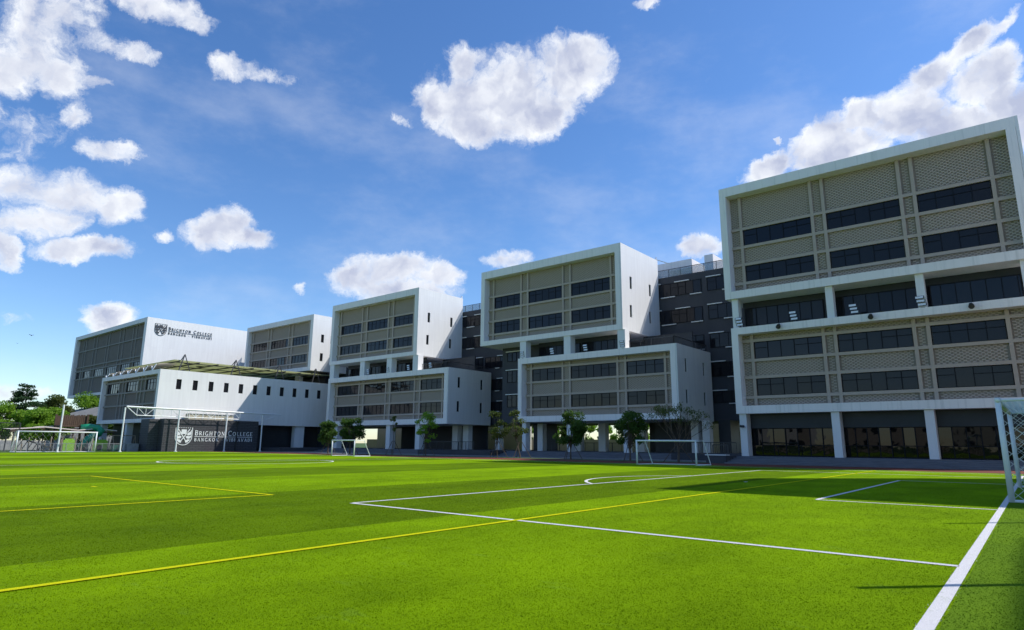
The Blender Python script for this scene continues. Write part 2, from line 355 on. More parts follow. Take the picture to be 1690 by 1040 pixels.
WSEG = [(-11.31, 8.5, -.82, 8.5), (-11.31, 8.56, -11.31, 34.0), (-11.31, 34.05, -.82, 34.05), (-4.25, 16.55, -.82, 16.55), (-4.25, 16.6, -4.25, 28.1), (-4.25, 28.15, -.82, 28.15)]
wl = MB(); lines(wl, WSEG, w=.105); lines(wl, [(-.775, -30, -.775, 37)], w=.112)
lines(wl, [(-40.2, 4, -40.2, 38.2), (-83, 4, -83, 38.2), (-83, 38.2, -.8, 38.2), (-8.12, 22.7, -8.12, 22.95)], w=.10)
ring(wl, -8.0, 21.8, 5.1, 131, 229); ring(wl, -40.2, 21.9, 5.3, 0, 360, w=.12)
YSEG = [(-6.86, -30, -6.86, 38.6), (-26.5, 8.47, -14.3, 8.47), (-14.35, -12, -14.35, 8.42), (-26.5, -12, -26.5, 8.42), (-33.3, -30, -33.3, 38.6), (-20.4, 6.6, -20.1, 6.6)]
yl = MB(); lines(yl, YSEG, z=.0205, w=.10)
# ---- turf blades close to the camera, so the pile and the line edges are real
def blades(n, cols):
    az = np.radians(rng.uniform(-80, 1.8, n)); d = 3.6 * np.exp(rng.uniform(0, 1, n) * math.log(26 / 3.6)) * rng.uniform(.85, 1.15, n)
    x = d * np.sin(az); y = d * np.cos(az); keep = y > 1.0; x, y, d = x[keep], y[keep], d[keep]
    return x, y, d
bx, by, bd = blades(300000, None)
def on(x, y, segs, w, j=.0):
    m = np.zeros(len(x), bool)
    for x0, y0, x1, y1 in segs:
        if x0 == x1: m |= (np.abs(x - x0) < w / 2) & (y > y0) & (y < y1)
        else: m |= (np.abs(y - y0) < w / 2) & (x > x0) & (x < x1)
    return m
jx = bx + rng.normal(0, .012, len(bx)); jy = by + rng.normal(0, .012, len(bx))
mw = on(jx, jy, WSEG, .105) | on(jx, jy, [(-.775, -30, -.775, 37)], .112); my = on(jx, jy, YSEG, .10) & ~mw
def blade_mesh(mb, sel):
    x, y, d = bx[sel], by[sel], bd[sel]; n = len(x); h = rng.uniform(.002, .0085, n); w = .0016 + .00036 * d
    a = rng.uniform(0, 2 * math.pi, n); lx = rng.normal(0, .010, n); ly = rng.normal(0, .010, n)
    V = np.empty((n, 3, 3)); V[:, 0] = np.c_[x - np.cos(a) * w, y - np.sin(a) * w, np.full(n, .009)]; V[:, 1] = np.c_[x + np.cos(a) * w, y + np.sin(a) * w, np.full(n, .009)]; V[:, 2] = np.c_[x + lx, y + ly, .012 + h]
    mb.np = V.reshape(-1, 3); return mb
def build_tris(name, V, m, extra=None):
    me = bpy.data.meshes.new(name); k = len(V) // 3; ev = np.array(extra.v, float).reshape(-1, 3) if extra else np.zeros((0, 3)); ef = extra.f if extra else []
    me.from_pydata(np.vstack([V, ev]).tolist(), [], [(3 * i, 3 * i + 1, 3 * i + 2) for i in range(k)] + [tuple(i + 3 * k for i in f) for f in ef]); me.update(); me.materials.append(m)
    o = bpy.data.objects.new(name, me); sc.collection.objects.link(o); return o
o = build_tris('turf_pile', blade_mesh(MB(), ~(mw | my)).np, TURF); o['kind'] = 'stuff'; o['label'] = 'short green plastic pile of the near turf'
o = build_tris('white_pitch_markings', blade_mesh(MB(), mw).np, LINEW, wl); o['kind'] = 'structure'; o['label'] = 'white pitch markings'
o = build_tris('yellow_pitch_markings', blade_mesh(MB(), my).np, LINEY, yl); o['kind'] = 'structure'; o['label'] = 'yellow pitch markings'

# ------------------------------------------------------------------ pavilions
def wall_x(mb, x0, x1, y0, y1, z0, z1, holes):
    """slab between x0 and x1 with rectangular openings (ya, yb, za, zb)"""
    ys = sorted({y0, y1} | {h[0] for h in holes} | {h[1] for h in holes})
    for a, b in zip(ys[:-1], ys[1:]):
        hs = sorted([h for h in holes if h[0] < (a + b) / 2 < h[1]], key=lambda h: h[2]); z = z0
        for h in hs: mb.box(x0, x1, a, b, z, h[2]); z = h[3]
        mb.box(x0, x1, a, b, z, z1)
def window(T, x0, x1, z0, z1, y, g=None, n=None, transom=(0, 1, -2, -1), seed=0, fr=.05):
    n = n or max(3, int(round((x1 - x0) / .95))); m = MB(); d = .07
    m.box(x0, x1, y, y + d, z0, z0 + fr); m.box(x0, x1, y, y + d, z1 - fr, z1); m.box(x0, x0 + fr, y, y + d, z0 + fr, z1 - fr); m.box(x1 - fr, x1, y, y + d, z0 + fr, z1 - fr)
    wd = (x1 - x0 - 2 * fr) / n; zt = z1 - (z1 - z0) * .36
    for i in range(1, n): m.box(x0 + fr + i * wd - .025, x0 + fr + i * wd + .025, y, y + d, z0 + fr, z1 - fr)
    for i in transom:
        i = i % n; m.box(x0 + fr + i * wd + .025, x0 + fr + (i + 1) * wd - .025, y, y + d, zt - .02, zt + .02)
    W = build('window', m, FRAME, T); p = MB(); r = random.Random(int(x0 * 97 + z0 * 31))
    for i in range(n):       # every pane sits a hair differently, so reflections break from pane to pane
        a = x0 + fr + i * wd + .025; b = x0 + fr + (i + 1) * wd - .025; j = r.uniform(-.012, .012); k = r.uniform(-.008, .008)
        p.add([(a, y + .035 - j, z0 + fr), (b, y + .035 + j, z0 + fr), (b, y + .035 + j + k, z1 - fr), (a, y + .035 - j + k, z1 - fr)], [(0, 1, 2, 3)])
    build('pane', p, g or (GLASS, GLASS, GLASS2, GLASS3)[r.randrange(4)], W); return W
def facade(T, xa, xb, za, zb, yf, rec, wins, rows, extra_h=(), extra_v=(), bm=None, rm=None, g=None, rail=.22, pw=.32, rh=.105, gl=None):
    """lattice brick panels with rails round every window, standing `rec` behind the frame front yf"""
    bm = bm or BRICKM; rm = rm or BEIGE; yb = yf + rec + .16; yp = yb - .05
    holes = [(a, b, r0, r1) for a, b in wins for r0, r1 in rows]
    k = MB(); k.box(xa, xb, yb + .05, yb + .12, za, zb); build('back_wall', k, BACK, T)
    vs_ = sorted(set([v for a, b in wins for v in (a - rail, b)] + list(extra_v))); m = MB(); yr = yf + rec
    for v in vs_:
        if v > xa - .05 and v + rail < xb + .3: m.box(max(v, xa), min(v + rail, xb), yr - .004, yb + .05, za, zb)
    hs = [(r1, r1 + rail) for r0, r1 in rows] + [(r0 - rail, r0) for r0, r1 in rows] + [(h, h + rail) for h in extra_h]
    xs = sorted(vs_); segs = []; x = xa
    for v in xs:
        if v > x: segs.append((x, v))
        x = max(x, v + rail)
    if x < xb: segs.append((x, xb))
    for h0, h1 in hs:
        for a, b in segs: m.box(a, b, yr, yb + .05, max(h0, za), min(h1, zb))
    build('facade_rails', m, rm, T)
    b = MB(); b.bricks(xa, xb, za, zb, yb + .05, .05, pw, rh, sw=pw * .62, holes=[(a - .1, c + .1, d, e) for a, c, d, e in holes] + [(v + .02, v + rail - .02, za, zb) for v in vs_]); build('brick_panel', b, bm, T)
    for i, (a, c) in enumerate(wins):
        for j, (r0, r1) in enumerate(rows): window(T, a, c, r0, r1, yb - .04, (gl or {}).get((i, j), g), transom=(0, 1, -2, -1) if (i + j) % 3 else (0, -2, -1))
def shell(T, x0, x1, y0, y1, z0, z1, lt, tt, bt, side_wins=(), name='upper_frame', rec=1.1, side_mat=None):
    m = MB(); m.box(x0, x1, y0, y1, z1 - tt, z1); m.box(x0, x1, y0, y1, z0, z0 + bt); m.box(x0, x0 + lt, y0, y1, z0 + bt, z1 - tt); m.box(x1 - lt, x1 - .012, y0, y1 - .012, z0 + bt, z1 - tt)
    m.box(x0 + lt, x1 - lt, y1 - .3, y1, z0 + bt, z1 - tt); build(name, m, WHITE, T)
    s = MB(); wall_x(s, x1 + .002, x1 + .16, y0 + .001, y1, z0 + .001, z1 - .001, side_wins); build('side_cladding', s, side_mat or CLAD, T)
    for a, b, c, d in side_wins:
        f = MB(); xx = x1 + .05; e = .04
        f.box(x1 + .004, xx, a, a + e, c, d); f.box(x1 + .004, xx, b - e, b, c, d); f.box(x1 + .004, xx, a + e, b - e, c, c + e); f.box(x1 + .004, xx, a + e, b - e, d - e, d)
        W = build('side_window', f, FRAME, T); p = MB(); p.add([(x1 + .03, a + e, c + e), (x1 + .03, b - e, c + e), (x1 + .03, b - e, d - e), (x1 + .03, a + e, d - e)], [(0, 1, 2, 3)]); build('pane', p, GLASS, W)
def columns(T, xs, y, z0, z1, w=.48, d=.7):
    for x in xs: m = MB(); m.box(x, x + w, y, y + d, z0, z1); build('column', m, COLUMN, T)
def band(T, x0, x1, y, z0, z1, n=None):
    """set-back glazed storey between the two boxes"""
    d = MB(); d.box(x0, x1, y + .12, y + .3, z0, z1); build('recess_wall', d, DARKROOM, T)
    n = n or int((x1 - x0) / 5.8); w = (x1 - x0) / n
    for i in range(n): window(T, x0 + i * w + .15, x0 + (i + 1) * w - .15, z0 + .1, z1 - .5, y, n=7, transom=())
def steps(T, x0, x1, y0, y1, n, h, back, m=STEP):
    s = MB(); t_ = (y1 - y0) / n
    for i in range(n): s.box(x0, x1, y0 + i * t_, back if i == n - 1 else y0 + (i + 1) * t_ + .03, .004, h * (i + 1) / n)
    build('steps', s, m, T)
def railing(T, pts, z, h=1.0, glassy=False, sp=1.1, name='roof_railing', m=None):
    r = MB(); g = MB()
    for (xa, ya), (xb, yb) in zip(pts[:-1], pts[1:]):
        L = math.hypot(xb - xa, yb - ya); k = max(1, int(L / sp))
        for i in range(k + 1): x = xa + (xb - xa) * i / k; y = ya + (yb - ya) * i / k; r.box(x - .025, x + .025, y - .025, y + .025, z, z + h)
        r.beam((xa, ya, z + h), (xb, yb, z + h), .06); 
        if glassy: g.beam((xa, ya, z + h / 2), (xb, yb, z + h / 2), .015, h * .86)
        else:
            q = int(L / .14)
            for i in range(q): x = xa + (xb - xa) * i / q; y = ya + (yb - ya) * i / q; r.box(x - .01, x + .01, y - .01, y + .01, z, z + h)
    R = build(name, r, m or STEEL, T)
    if glassy: build('glass_screen', g, RGLASS, R)
    return R
RW = (.55, .74, .57)
def sidew(y0, dz=0): return [(y0 + 1.72, y0 + 2.16, 17.1, 18.42), (y0 + 5.98, y0 + 6.42, 17.1, 18.42), (y0 + 1.6, y0 + 2.04, 14.08, 15.38), (y0 + 5.86, y0 + 6.3, 14.08, 15.38)]
def sidel(y0): return [(y0 + 1.7, y0 + 2.15, 8.1, 9.42), (y0 + 5.92, y0 + 6.36, 8.1, 9.42), (y0 + 1.62, y0 + 2.08, 5.12, 6.43), (y0 + 5.86, y0 + 6.32, 5.12, 6.43)]
# ---- A: the large pavilion on the right
A = thing('classroom_building', 'large classroom block with steps and dark shopfront glass under its lower box', 'building', (-8, 48.25, 0))
shell(A, -17.86, 1.24, 48.25, 57, 12.53, 21.78, .52, .74, .6, sidew(48.6))
facade(A, -17.34, .74, 13.13, 21.04, 48.25, .8, [(-16.42, -11.3), (-10.25, -5.52), (-4.5, -.4)], [(16.92, 18.22), (13.95, 15.25)])
shell(A, -17.55, 1.6, 48.25, 57, 3.62, 10.2, .5, .53, .58, sidel(48.6), 'lower_frame')
facade(A, -17.05, 1.1, 4.2, 9.67, 48.25, .8, [(-16.18, -11.28), (-10.28, -5.68), (-4.67, -.72)], [(7.8, 9.1), (4.98, 6.28)])
columns(A, [-17.45, -10.66, -5.12, .4], 48.5, 10.2, 12.53); band(A, -17.2, 1.2, 50.2, 10.2, 12.53, 3)
columns(A, [-17.4, -11.0, -5.5, .3], 48.42, .3, 3.62, .52, .9)
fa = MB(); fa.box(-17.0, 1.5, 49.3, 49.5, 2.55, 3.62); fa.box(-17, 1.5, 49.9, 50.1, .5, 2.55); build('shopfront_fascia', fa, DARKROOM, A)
for a, b in ((-17.0, -11.05), (-10.5, -5.55), (-5.0, .25)):
    m = MB(); n = 7; wd = (b - a) / n; y = 49.42
    m.box(a, b, y, y + .08, .5, .58); m.box(a, b, y, y + .08, 1.28, 1.33); m.box(a, b, y, y + .08, 2.5, 2.56)
    for i in range(n + 1): m.box(a + i * wd - .03, a + i * wd + .03, y - .004, y + .084, .504, 2.55)
    W = build('shopfront_window', m, FRAME, A); p = MB(); rr = random.Random(int(a * 7))
    for i in range(n):
        for z0, z1 in ((.58, 1.28), (1.33, 2.5)): j = rr.uniform(-.03, .03); x0 = a + i * wd + .03; x1 = a + (i + 1) * wd - .03; p.add([(x0, y + .04 - j, z0), (x1, y + .04 + j, z0), (x1, y + .04 + j, z1), (x0, y + .04 - j, z1)], [(0, 1, 2, 3)])
    build('pane', p, GLASSB, W)
steps(A, -17.4, 2.5, 44.9, 47.9, 5, .5, 57)
pl = MB(); pl.box(-18.9, -17.42, 45.3, 57, .004, .55); build('planter_wall', pl, DARK, A)
railing(A, [(-18.7, 46.2), (-17.6, 46.2)], .55, .75, name='step_railing'); 
cp = MB(); cp.box(-18.95, -17.4, 45.26, 46.0, .552, .62); build('pale_coping', cp, SILL, A)
shade_box = MB(); shade_box.box(-17.6, .9, 57.4, 67.5, 12.5, 24.6); build('roof_box', shade_box, WHITE, A)  # unseen box added behind the roof to shade the next block's side wall
# ---- B: middle pavilion
B = thing('classroom_building', 'stacked classroom block with see-through ground floor and three wide bays in each box', 'building', (-37, 55, 0))
shell(B, -50.07, -31.03, 55, 63.3, 12.6, 21.65, .55, .9, .55, sidew(55))
facade(B, -49.52, -31.58, 13.15, 20.75, 55, .75, [(-48.63, -44.64), (-43.44, -38.74), (-37.56, -32.66)], [(17.07, 18.47), (14.07, 15.45)])
shell(B, -44.3, -25.4, 55, 63.05, 3.62, 10.66, .52, .64, .6, sidel(55), 'lower_frame')
facade(B, -43.78, -25.92, 4.22, 10.02, 55, .75, [(-42.9, -38.87), (-37.72, -32.15), (-31.03, -26.95)], [(8.08, 9.42), (5.11, 6.42)], gl={(0, 0): GLASSR, (1, 0): GLASSR, (0, 1): GLASSR, (1, 1): GLASSR})
columns(B, [-44.1, -38.1, -31.55], 55.1, 10.66, 12.6, .85, .9); band(B, -43.2, -31.5, 57.3, 10.66, 12.6, 2)
rw = MB(); rw.box(-31.5, -26, 60.5, 60.7, 10.66, 12.6); build('terrace_wall', rw, DARKROOM, B)
railing(B, [(-30.3, 55.25), (-25.6, 55.25), (-25.6, 62.9)], 10.66, .75)
columns(B, [-37.95, -31.3], 55.3, .0, 3.62, .5, .8); columns(B, [-45.5, -26.5, -24.75 - .6], 60.2, .5, 3.62, .75, .8); columns(B, [-43.9], 55.3, .0, 3.62, .5, .8)
columns(B, [-41.7, -38.4, -33.6], 62.2, .5, 3.62, .9, .8)
steps(B, -46, -25.2, 53.6, 55.6, 4, .5, 66, STEP)
pb = MB(); pb.box(-25.19, -18.95, 52.8, 66, .004, .55); build('plinth', pb, DARK, B)
railing(B, [(-25.0, 53.2), (-19.5, 53.2)], .55, .95, name='terrace_railing')
cr = MB(); cr.box(-31.5, -25.9, 62.4, 62.9, .5, 3.62); build('core_wall', cr, DARKROOM, B)
railing(B, [(-45.5, 63.0), (-33.5, 63.0)], .5, .95, name='terrace_railing')
# ---- C
C_ = thing('classroom_building', 'stacked classroom block with four window bays in its lower box', 'building', (-68, 55, 0))
shell(C_, -80.38, -61.37, 55, 63.4, 12.52, 21.55, .58, .88, .52, sidew(55))
facade(C_, -79.8, -61.95, 13.04, 20.67, 55, .75, [(-79.0, -74.1), (-72.8, -68.25), (-67.0, -63.03)], [(17.0, 18.35), (14.0, 15.3)])
shell(C_, -80.3, -55.46, 55, 63.0, 3.61, 10.51, .55, .66, .66, sidel(55), 'lower_frame')
facade(C_, -79.75, -56.0, 4.27, 9.85, 55, .75, [(-79.0, -74.0), (-72.75, -68.15), (-67.0, -62.35), (-61.1, -57.17)], [(8.0, 9.34), (5.05, 6.37)])
columns(C_, [-80.2, -73.05, -67.25, -62.0], 55.1, 10.51, 12.52, 1.0, .9); band(C_, -79, -62, 57.3, 10.51, 12.52, 3)
rw = MB(); rw.box(-61.9, -56, 60.5, 60.7, 10.51, 12.52); build('terrace_wall', rw, DARKROOM, C_)
railing(C_, [(-60.3, 55.25), (-55.7, 55.25), (-55.7, 62.8)], 10.51, .75)
columns(C_, [-78.6, -67.0, -61.25], 55.3, 0, 3.62, .8, .9); columns(C_, [-59.3, -57.4, -72.4], 60.0, .5, 3.62, .95, .8); columns(C_, [-54.0], 62.5, .5, 3.62, .7, .8)
steps(C_, -80, -57.5, 53.2, 55.6, 4, .5, 66); 
pb = MB(); pb.box(-57.49, -46.02, 52.4, 66, .004, .52); build('plinth', pb, DARK, C_)
railing(C_, [(-57.2, 53.0), (-49.0, 53.0)], .52, .95, name='terrace_railing')
cr = MB(); cr.box(-73, -56.0, 63.2, 63.4, .5, 3.62); build('core_wall', cr, DARKROOM, C_)
cr = MB(); cr.box(-86.9, -77.5, 58.2, 58.4, .5, 3.62); build('core_wall', cr, DARKROOM, C_)
# ---- D
D = thing('classroom_building', 'far classroom block above the olive canopy, beside the lettered hall', 'building', (-98, 56.6, 0))
shell(D, -108.6, -87.9, 56.6, 63.4, 12.45, 21.5, .62, .85, .6, [(58.2, 58.75, 17.1, 18.4), (60.0, 60.5, 17.1, 18.4), (58.2, 58.75, 14.08, 15.35), (60.0, 60.5, 14.08, 15.35)])
facade(D, -107.98, -88.5, 13.05, 20.65, 56.6, .5, [(-107.0, -102.2), (-101.0, -95.6), (-94.3, -89.7)], [(16.95, 18.35), (14.0, 15.3)])
columns(D, [-108, -100, -92.5], 57, 10.3, 12.45, .9, .9)
dw = MB(); dw.box(-108, -88.4, 60, 60.3, 10.3, 12.45); build('terrace_wall', dw, DARKROOM, D)
# ---- E: hall building, lower box with the long side wall, and the lettered upper box
E_ = thing('hall_building', 'white hall with eleven narrow windows in its long side wall, lettered box above', 'building', (-96, 34, 0))
sw = [(36.0 + k * 2.118, 36.65 + k * 2.118, 7.95, 9.26) for k in range(11)]
shell(E_, -106.46, -86.4, 33.86, 59.1, 3.66, 10.4, .5, .55, .5, sw, 'lower_frame')
facade(E_, -105.96, -86.9, 4.16, 9.85, 33.86, .4, [(-105.2, -100.7), (-98.2, -94.1), (-91.5, -88.3)], [(7.95, 9.35)], extra_h=(6.0,), extra_v=(-99.4, -93.0), bm=GREYB, rm=GREYR, pw=.5, rh=.16)
shell(E_, -157, -120, 43.9, 62.6, 9.94, 22.94, .9, .75, .5, [], 'upper_frame')
facade(E_, -156.1, -120.9, 10.44, 22.19, 43.9, .5, [(-155.3, -152.9), (-151.3, -147), (-145.1, -140), (-138.5, -133.3), (-131.3, -127.1), (-125.4, -121.9)], [(13.85, 15.27)], extra_h=(16.1, 19.45), extra_v=(-152.9, -147, -140, -133.3, -127.1), bm=GREYB, rm=GREYR, pw=.6, rh=.2)
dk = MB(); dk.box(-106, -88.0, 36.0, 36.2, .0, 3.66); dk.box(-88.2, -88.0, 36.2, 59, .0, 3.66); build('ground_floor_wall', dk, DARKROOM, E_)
columns(E_, [-105.8, -96.5, -88.3], 34.2, 0, 3.66, .7, .8); columns(E_, [-87.4], 54.0, .3, 3.66, .8, 1.6); columns(E_, [-150, -135, -122], 48, 0, 9.94, 1, 1)
window(E_, -96, -92.2, .3, 2.4, 35.9, n=4, transom=()); window(E_, -91.8, -89, .3, 2.4, 35.9, n=3, transom=())
pe = MB(); pe.box(-87.8, -80.5, 48.2, 66, .004, .5); build('plinth', pe, DARK, E_)
# ---- dark linking building behind
L_ = thing('linking_building', 'long charcoal building behind the white blocks with glass roof railing', 'building', (-40, 63.5, 0))
m = MB(); m.box(-118, 30, 63.5, 72, 3.7, 19.58); build('wall', m, DARK, L_)
m = MB(); m.box(-49.1, -43.5, 58, 63.49, 3.62, 12.59); build('stair_tower', m, DARK, L_)
levels = [(17.32, 18.78), (14.25, 15.77), (11.22, 12.7), (8.2, 9.68), (5.5, 6.7)]
for z0, z1 in levels:
    for a, b, n in ((-31.3, -25.98, 6), (-25.35, -22.4, 3), (-61.3, -57.2, 5), (-56.8, -53.2, 4), (-52.9, -50.2, 3)):
        window(L_, a, b, z0, z1, 63.42, n=n, transom=(0,) if n < 5 else (2, 3))
    for a, b in ((-29.0, -27.3), (-31.3, -30.65), (-25.4, -23.8), (-58.9, -57.2), (-61.3, -60.4), (-54.6, -53.2)): s = MB(); s.box(a, b, 63.3, 63.49, z1 + .03, z1 + .12); build('window_sill', s, SILL, L_)
    for a, b in ((-30.65, -29.0), (-27.25, -25.95), (-23.7, -22.4), (-60.3, -58.9), (-54.9, -54.2)): s = MB(); s.box(a, b, 63.3, 63.49, z0 - .13, z0 - .04); build('window_sill', s, SILL, L_)
for z0, z1 in ((5.5, 6.9), (8.4, 9.8), (10.9, 12.0)):
    window(L_, -48.3, -46.2, z0, z1, 57.93, n=3, transom=(0,)); s = MB(); s.box(-48.5, -46.0, 57.84, 57.99, z1 + .05, z1 + .14); build('window_sill', s, SILL, L_)
railing(L_, [(-118, 63.7), (30, 63.7)], 19.58, .9, True, 1.35)
for q in ((-33.8, -28.4, 67, 71, 19.59, 22.3), (-26.9, -25.9, 67, 70, 19.59, 22.4)): m = MB(); m.box(*q); build('roof_box', m, WHITE, L_)
m = MB(); m.box(-31.0, -28.39, 66.8, 66.99, 19.59, 21.2); build('roof_house_door', m, TAN, L_)
m = MB(); m.tube([(-31.2, 63.55, 19.0), (-31.2, 63.55, 22.0), (-31.15, 63.6, 22.1)], .09, 6); m.tube([(-61.6, 63.55, 19.0), (-61.6, 63.55, 22.0)], .09, 6); m.beam((-31.2, 63.6, 21.9), (-29.6, 64.6, 21.2), .08); build('drain_pipe', m, WPAINT, L_)
for q in ((-49.0, -45.5, 64, 64.3), (-24.4, -23.2, 62, 64.3), (-34, -31.8, 66, 66.3)): m = MB(); m.box(*q, .5, 3.7); build('core_wall', m, DARKROOM, L_)
# ---- two more blocks of the row, just beyond the frame on the right, whose shadows cross the pitch
F_b = thing('classroom_building', 'classroom block stepping forward beside the shopfront block, outside the view', 'building', (14, 31.5, 0))
shell(F_b, 4.9, 24, 31.45, 40, 12.5, 21.78, .5, .7, .6, sidew(31.5)); facade(F_b, 5.4, 23.5, 13.1, 21.08, 31.45, .8, [(6.3, 11.3), (12.4, 17), (18.2, 22.5)], [(16.92, 18.22), (13.95, 15.25)], pw=.9, rh=.3)
shell(F_b, 5.2, 24.3, 31.45, 40, 3.6, 12.49, .5, .53, .58, sidel(31.5), 'lower_frame'); m = MB(); m.box(5.6, 24, 33, 40, 0, 3.6); m.box(5.8, 23.8, 32.6, 32.8, 4.2, 12.0); build('ground_floor_wall', m, DARKROOM, F_b)
G_b = thing('classroom_building', 'classroom block standing furthest forward in the row, outside the view', 'building', (23, 17, 0))
shell(G_b, 13.33, 32, 17.0, 26, 12.5, 21.78, .5, .7, .6, sidew(17)); shell(G_b, 13.4, 32.3, 17.0, 26, 3.6, 12.49, .5, .53, .58, sidel(17), 'lower_frame'); m = MB(); m.box(14, 32, 19, 25.9, 0, 3.6); m.box(14, 31.5, 18, 18.3, 4.2, 12.0); m.box(14, 31.5, 18, 18.3, 13.2, 21.0); build('ground_floor_wall', m, DARKROOM, G_b)

# ------------------------------------------------------------------ lettering (serif strokes) and crest
def arc(cx, cy, rx, ry, a0, a1, n=12): return [(cx + rx * math.cos(rad(a0 + (a1 - a0) * i / n)), cy + ry * math.sin(rad(a0 + (a1 - a0) * i / n))) for i in range(n + 1)]
T_, H_ = .17, .075     # thick and thin stroke widths
GL = {  # width, strokes (points, width), serifs (x, y)
 'B': (.66, [([(.16, 0), (.16, 1)], T_), ([(.16, .96), (.36, .96)] + arc(.36, .75, .2, .21, 90, -90) + [(.16, .54)], .12), ([(.16, .54), (.38, .54)] + arc(.38, .29, .23, .25, 90, -90) + [(.16, .04)], .13)], [(.16, 0), (.16, 1)]),
 'R': (.72, [([(.16, 0), (.16, 1)], T_), ([(.16, .96), (.36, .96)] + arc(.36, .73, .22, .23, 90, -90) + [(.16, .50)], .12), ([(.38, .5), (.66, .03)], T_)], [(.16, 0), (.16, 1), (.68, 0)]),
 'I': (.34, [([(.17, 0), (.17, 1)], T_)], [(.17, 0), (.17, 1)]),
 'G': (.84, [(arc(.45, .5, .36, .48, 45, 325, 18), .14), ([(.70, .05), (.70, .42)], T_)], [(.70, .44)]),
 'H': (.86, [([(.17, 0), (.17, 1)], T_), ([(.69, 0), (.69, 1)], T_), ([(.17, .52), (.69, .52)], H_)], [(.17, 0), (.17, 1), (.69, 0), (.69, 1)]),
 'T': (.72, [([(.36, 0), (.36, .96)], T_), ([(.05, .96), (.67, .96)], .09), ([(.06, .96), (.06, .76)], .06), ([(.66, .96), (.66, .76)], .06)], [(.36, 0)]),
 'O': (.90, [(arc(.45, .5, .36, .46, 0, 360, 24), .14)], []),
 'N': (.88, [([(.15, 0), (.15, 1)], H_), ([(.15, .98), (.72, .02)], T_), ([(.73, 0), (.73, 1)], H_)], [(.15, 0), (.12, 1), (.73, 1)]),
 'C': (.80, [(arc(.46, .5, .38, .48, 45, 315, 18), .14)], []),
 'L': (.64, [([(.16, 0), (.16, 1)], T_), ([(.16, .04), (.58, .04)], .08), ([(.58, .02), (.58, .24)], .06)], [(.16, 1), (.12, 0)]),
 'E': (.66, [([(.16, 0), (.16, 1)], T_), ([(.16, .96), (.56, .96)], .08), ([(.16, .52), (.46, .52)], .07), ([(.16, .04), (.59, .04)], .08), ([(.59, .02), (.59, .22)], .06), ([(.56, .98), (.56, .8)], .06)], [(.12, 0), (.12, 1)]),
 'A': (.82, [([(.08, 0), (.41, 1)], H_), ([(.41, 1), (.74, 0)], T_), ([(.22, .34), (.6, .34)], H_)], [(.08, 0), (.74, 0)]),
 'K': (.78, [([(.16, 0), (.16, 1)], T_), ([(.20, .46), (.62, .98)], H_), ([(.32, .58), (.7, .02)], T_)], [(.16, 0), (.16, 1), (.64, 1), (.7, 0)]),
 'V': (.80, [([(.07, 1), (.40, 0)], T_), ([(.40, 0), (.73, 1)], H_)], [(.07, 1), (.73, 1)]),
 'D': (.84, [([(.16, 0), (.16, 1)], T_), ([(.16, .96), (.36, .96)] + arc(.36, .5, .38, .46, 90, -90, 14) + [(.16, .04)], .12)], [(.14, 0), (.14, 1)]),
 '.': (.40, [([(.20, .38), (.20, .54)], .16)], []), ' ': (.42, [], [])}
def ribbon(mb, pts, w, fn):
    P = [Vector((a, b)) for a, b in pts]; L = []; R = []
    for i, p in enumerate(P):
        d = P[min(i + 1, len(P) - 1)] - P[max(i - 1, 0)]
        if d.length < 1e-9: d = Vector((1, 0))
        n = Vector((-d.y, d.x)).normalized() * w / 2; L.append(p + n); R.append(p - n)
    V = [fn(q.x, q.y, k) for k in (0, 1) for a, b in zip(L, R) for q in (a, b)]; n = len(P); F = []
    for i in range(n - 1):
        a = 2 * i; o = 2 * n; F += [(a, a + 1, a + 3, a + 2), (a + o + 1, a + o, a + o + 2, a + o + 3), (a, a + 2, a + o + 2, a + o), (a + 1, a + o + 1, a + o + 3, a + 3)]
    mb.add(V, F)
def text_width(s, sizes, gap): return sum(GL[c][0] * h + gap * h for c, h in zip(s, sizes))
def text(mb, s, sizes, y0, y1, z, X, dep=.05):
    W0 = text_width(s, sizes, 0); extra = (y1 - y0 - W0) / (len(s) - 1) if (y1 - y0) > W0 else 0; sx = 1 if extra > 0 else (y1 - y0) / W0; y = y0; q = 0
    for c, h in zip(s, sizes):
        gw, st, se = GL[c]; q += 1
        def fn(a, b, k, y=y, h=h, q=q): return (X + dep * k, y + a * h * sx, z + b * h)
        for j, (pts, wd) in enumerate(st):
            e = .0012 * j; ribbon(mb, pts, wd, lambda a, b, k, fn=fn, e=e: (lambda p: (p[0] + e * k, p[1], p[2]))(fn(a, b, k)))
        for a, b in se: bb = .035 if b < .5 else b - .035; ribbon(mb, [(a - .15, bb), (a + .15, bb)], .07, lambda p, r, k, fn=fn: (lambda v: (v[0] + .009 * k, v[1], v[2]))(fn(p, r, k)))
        y += gw * h * sx + extra
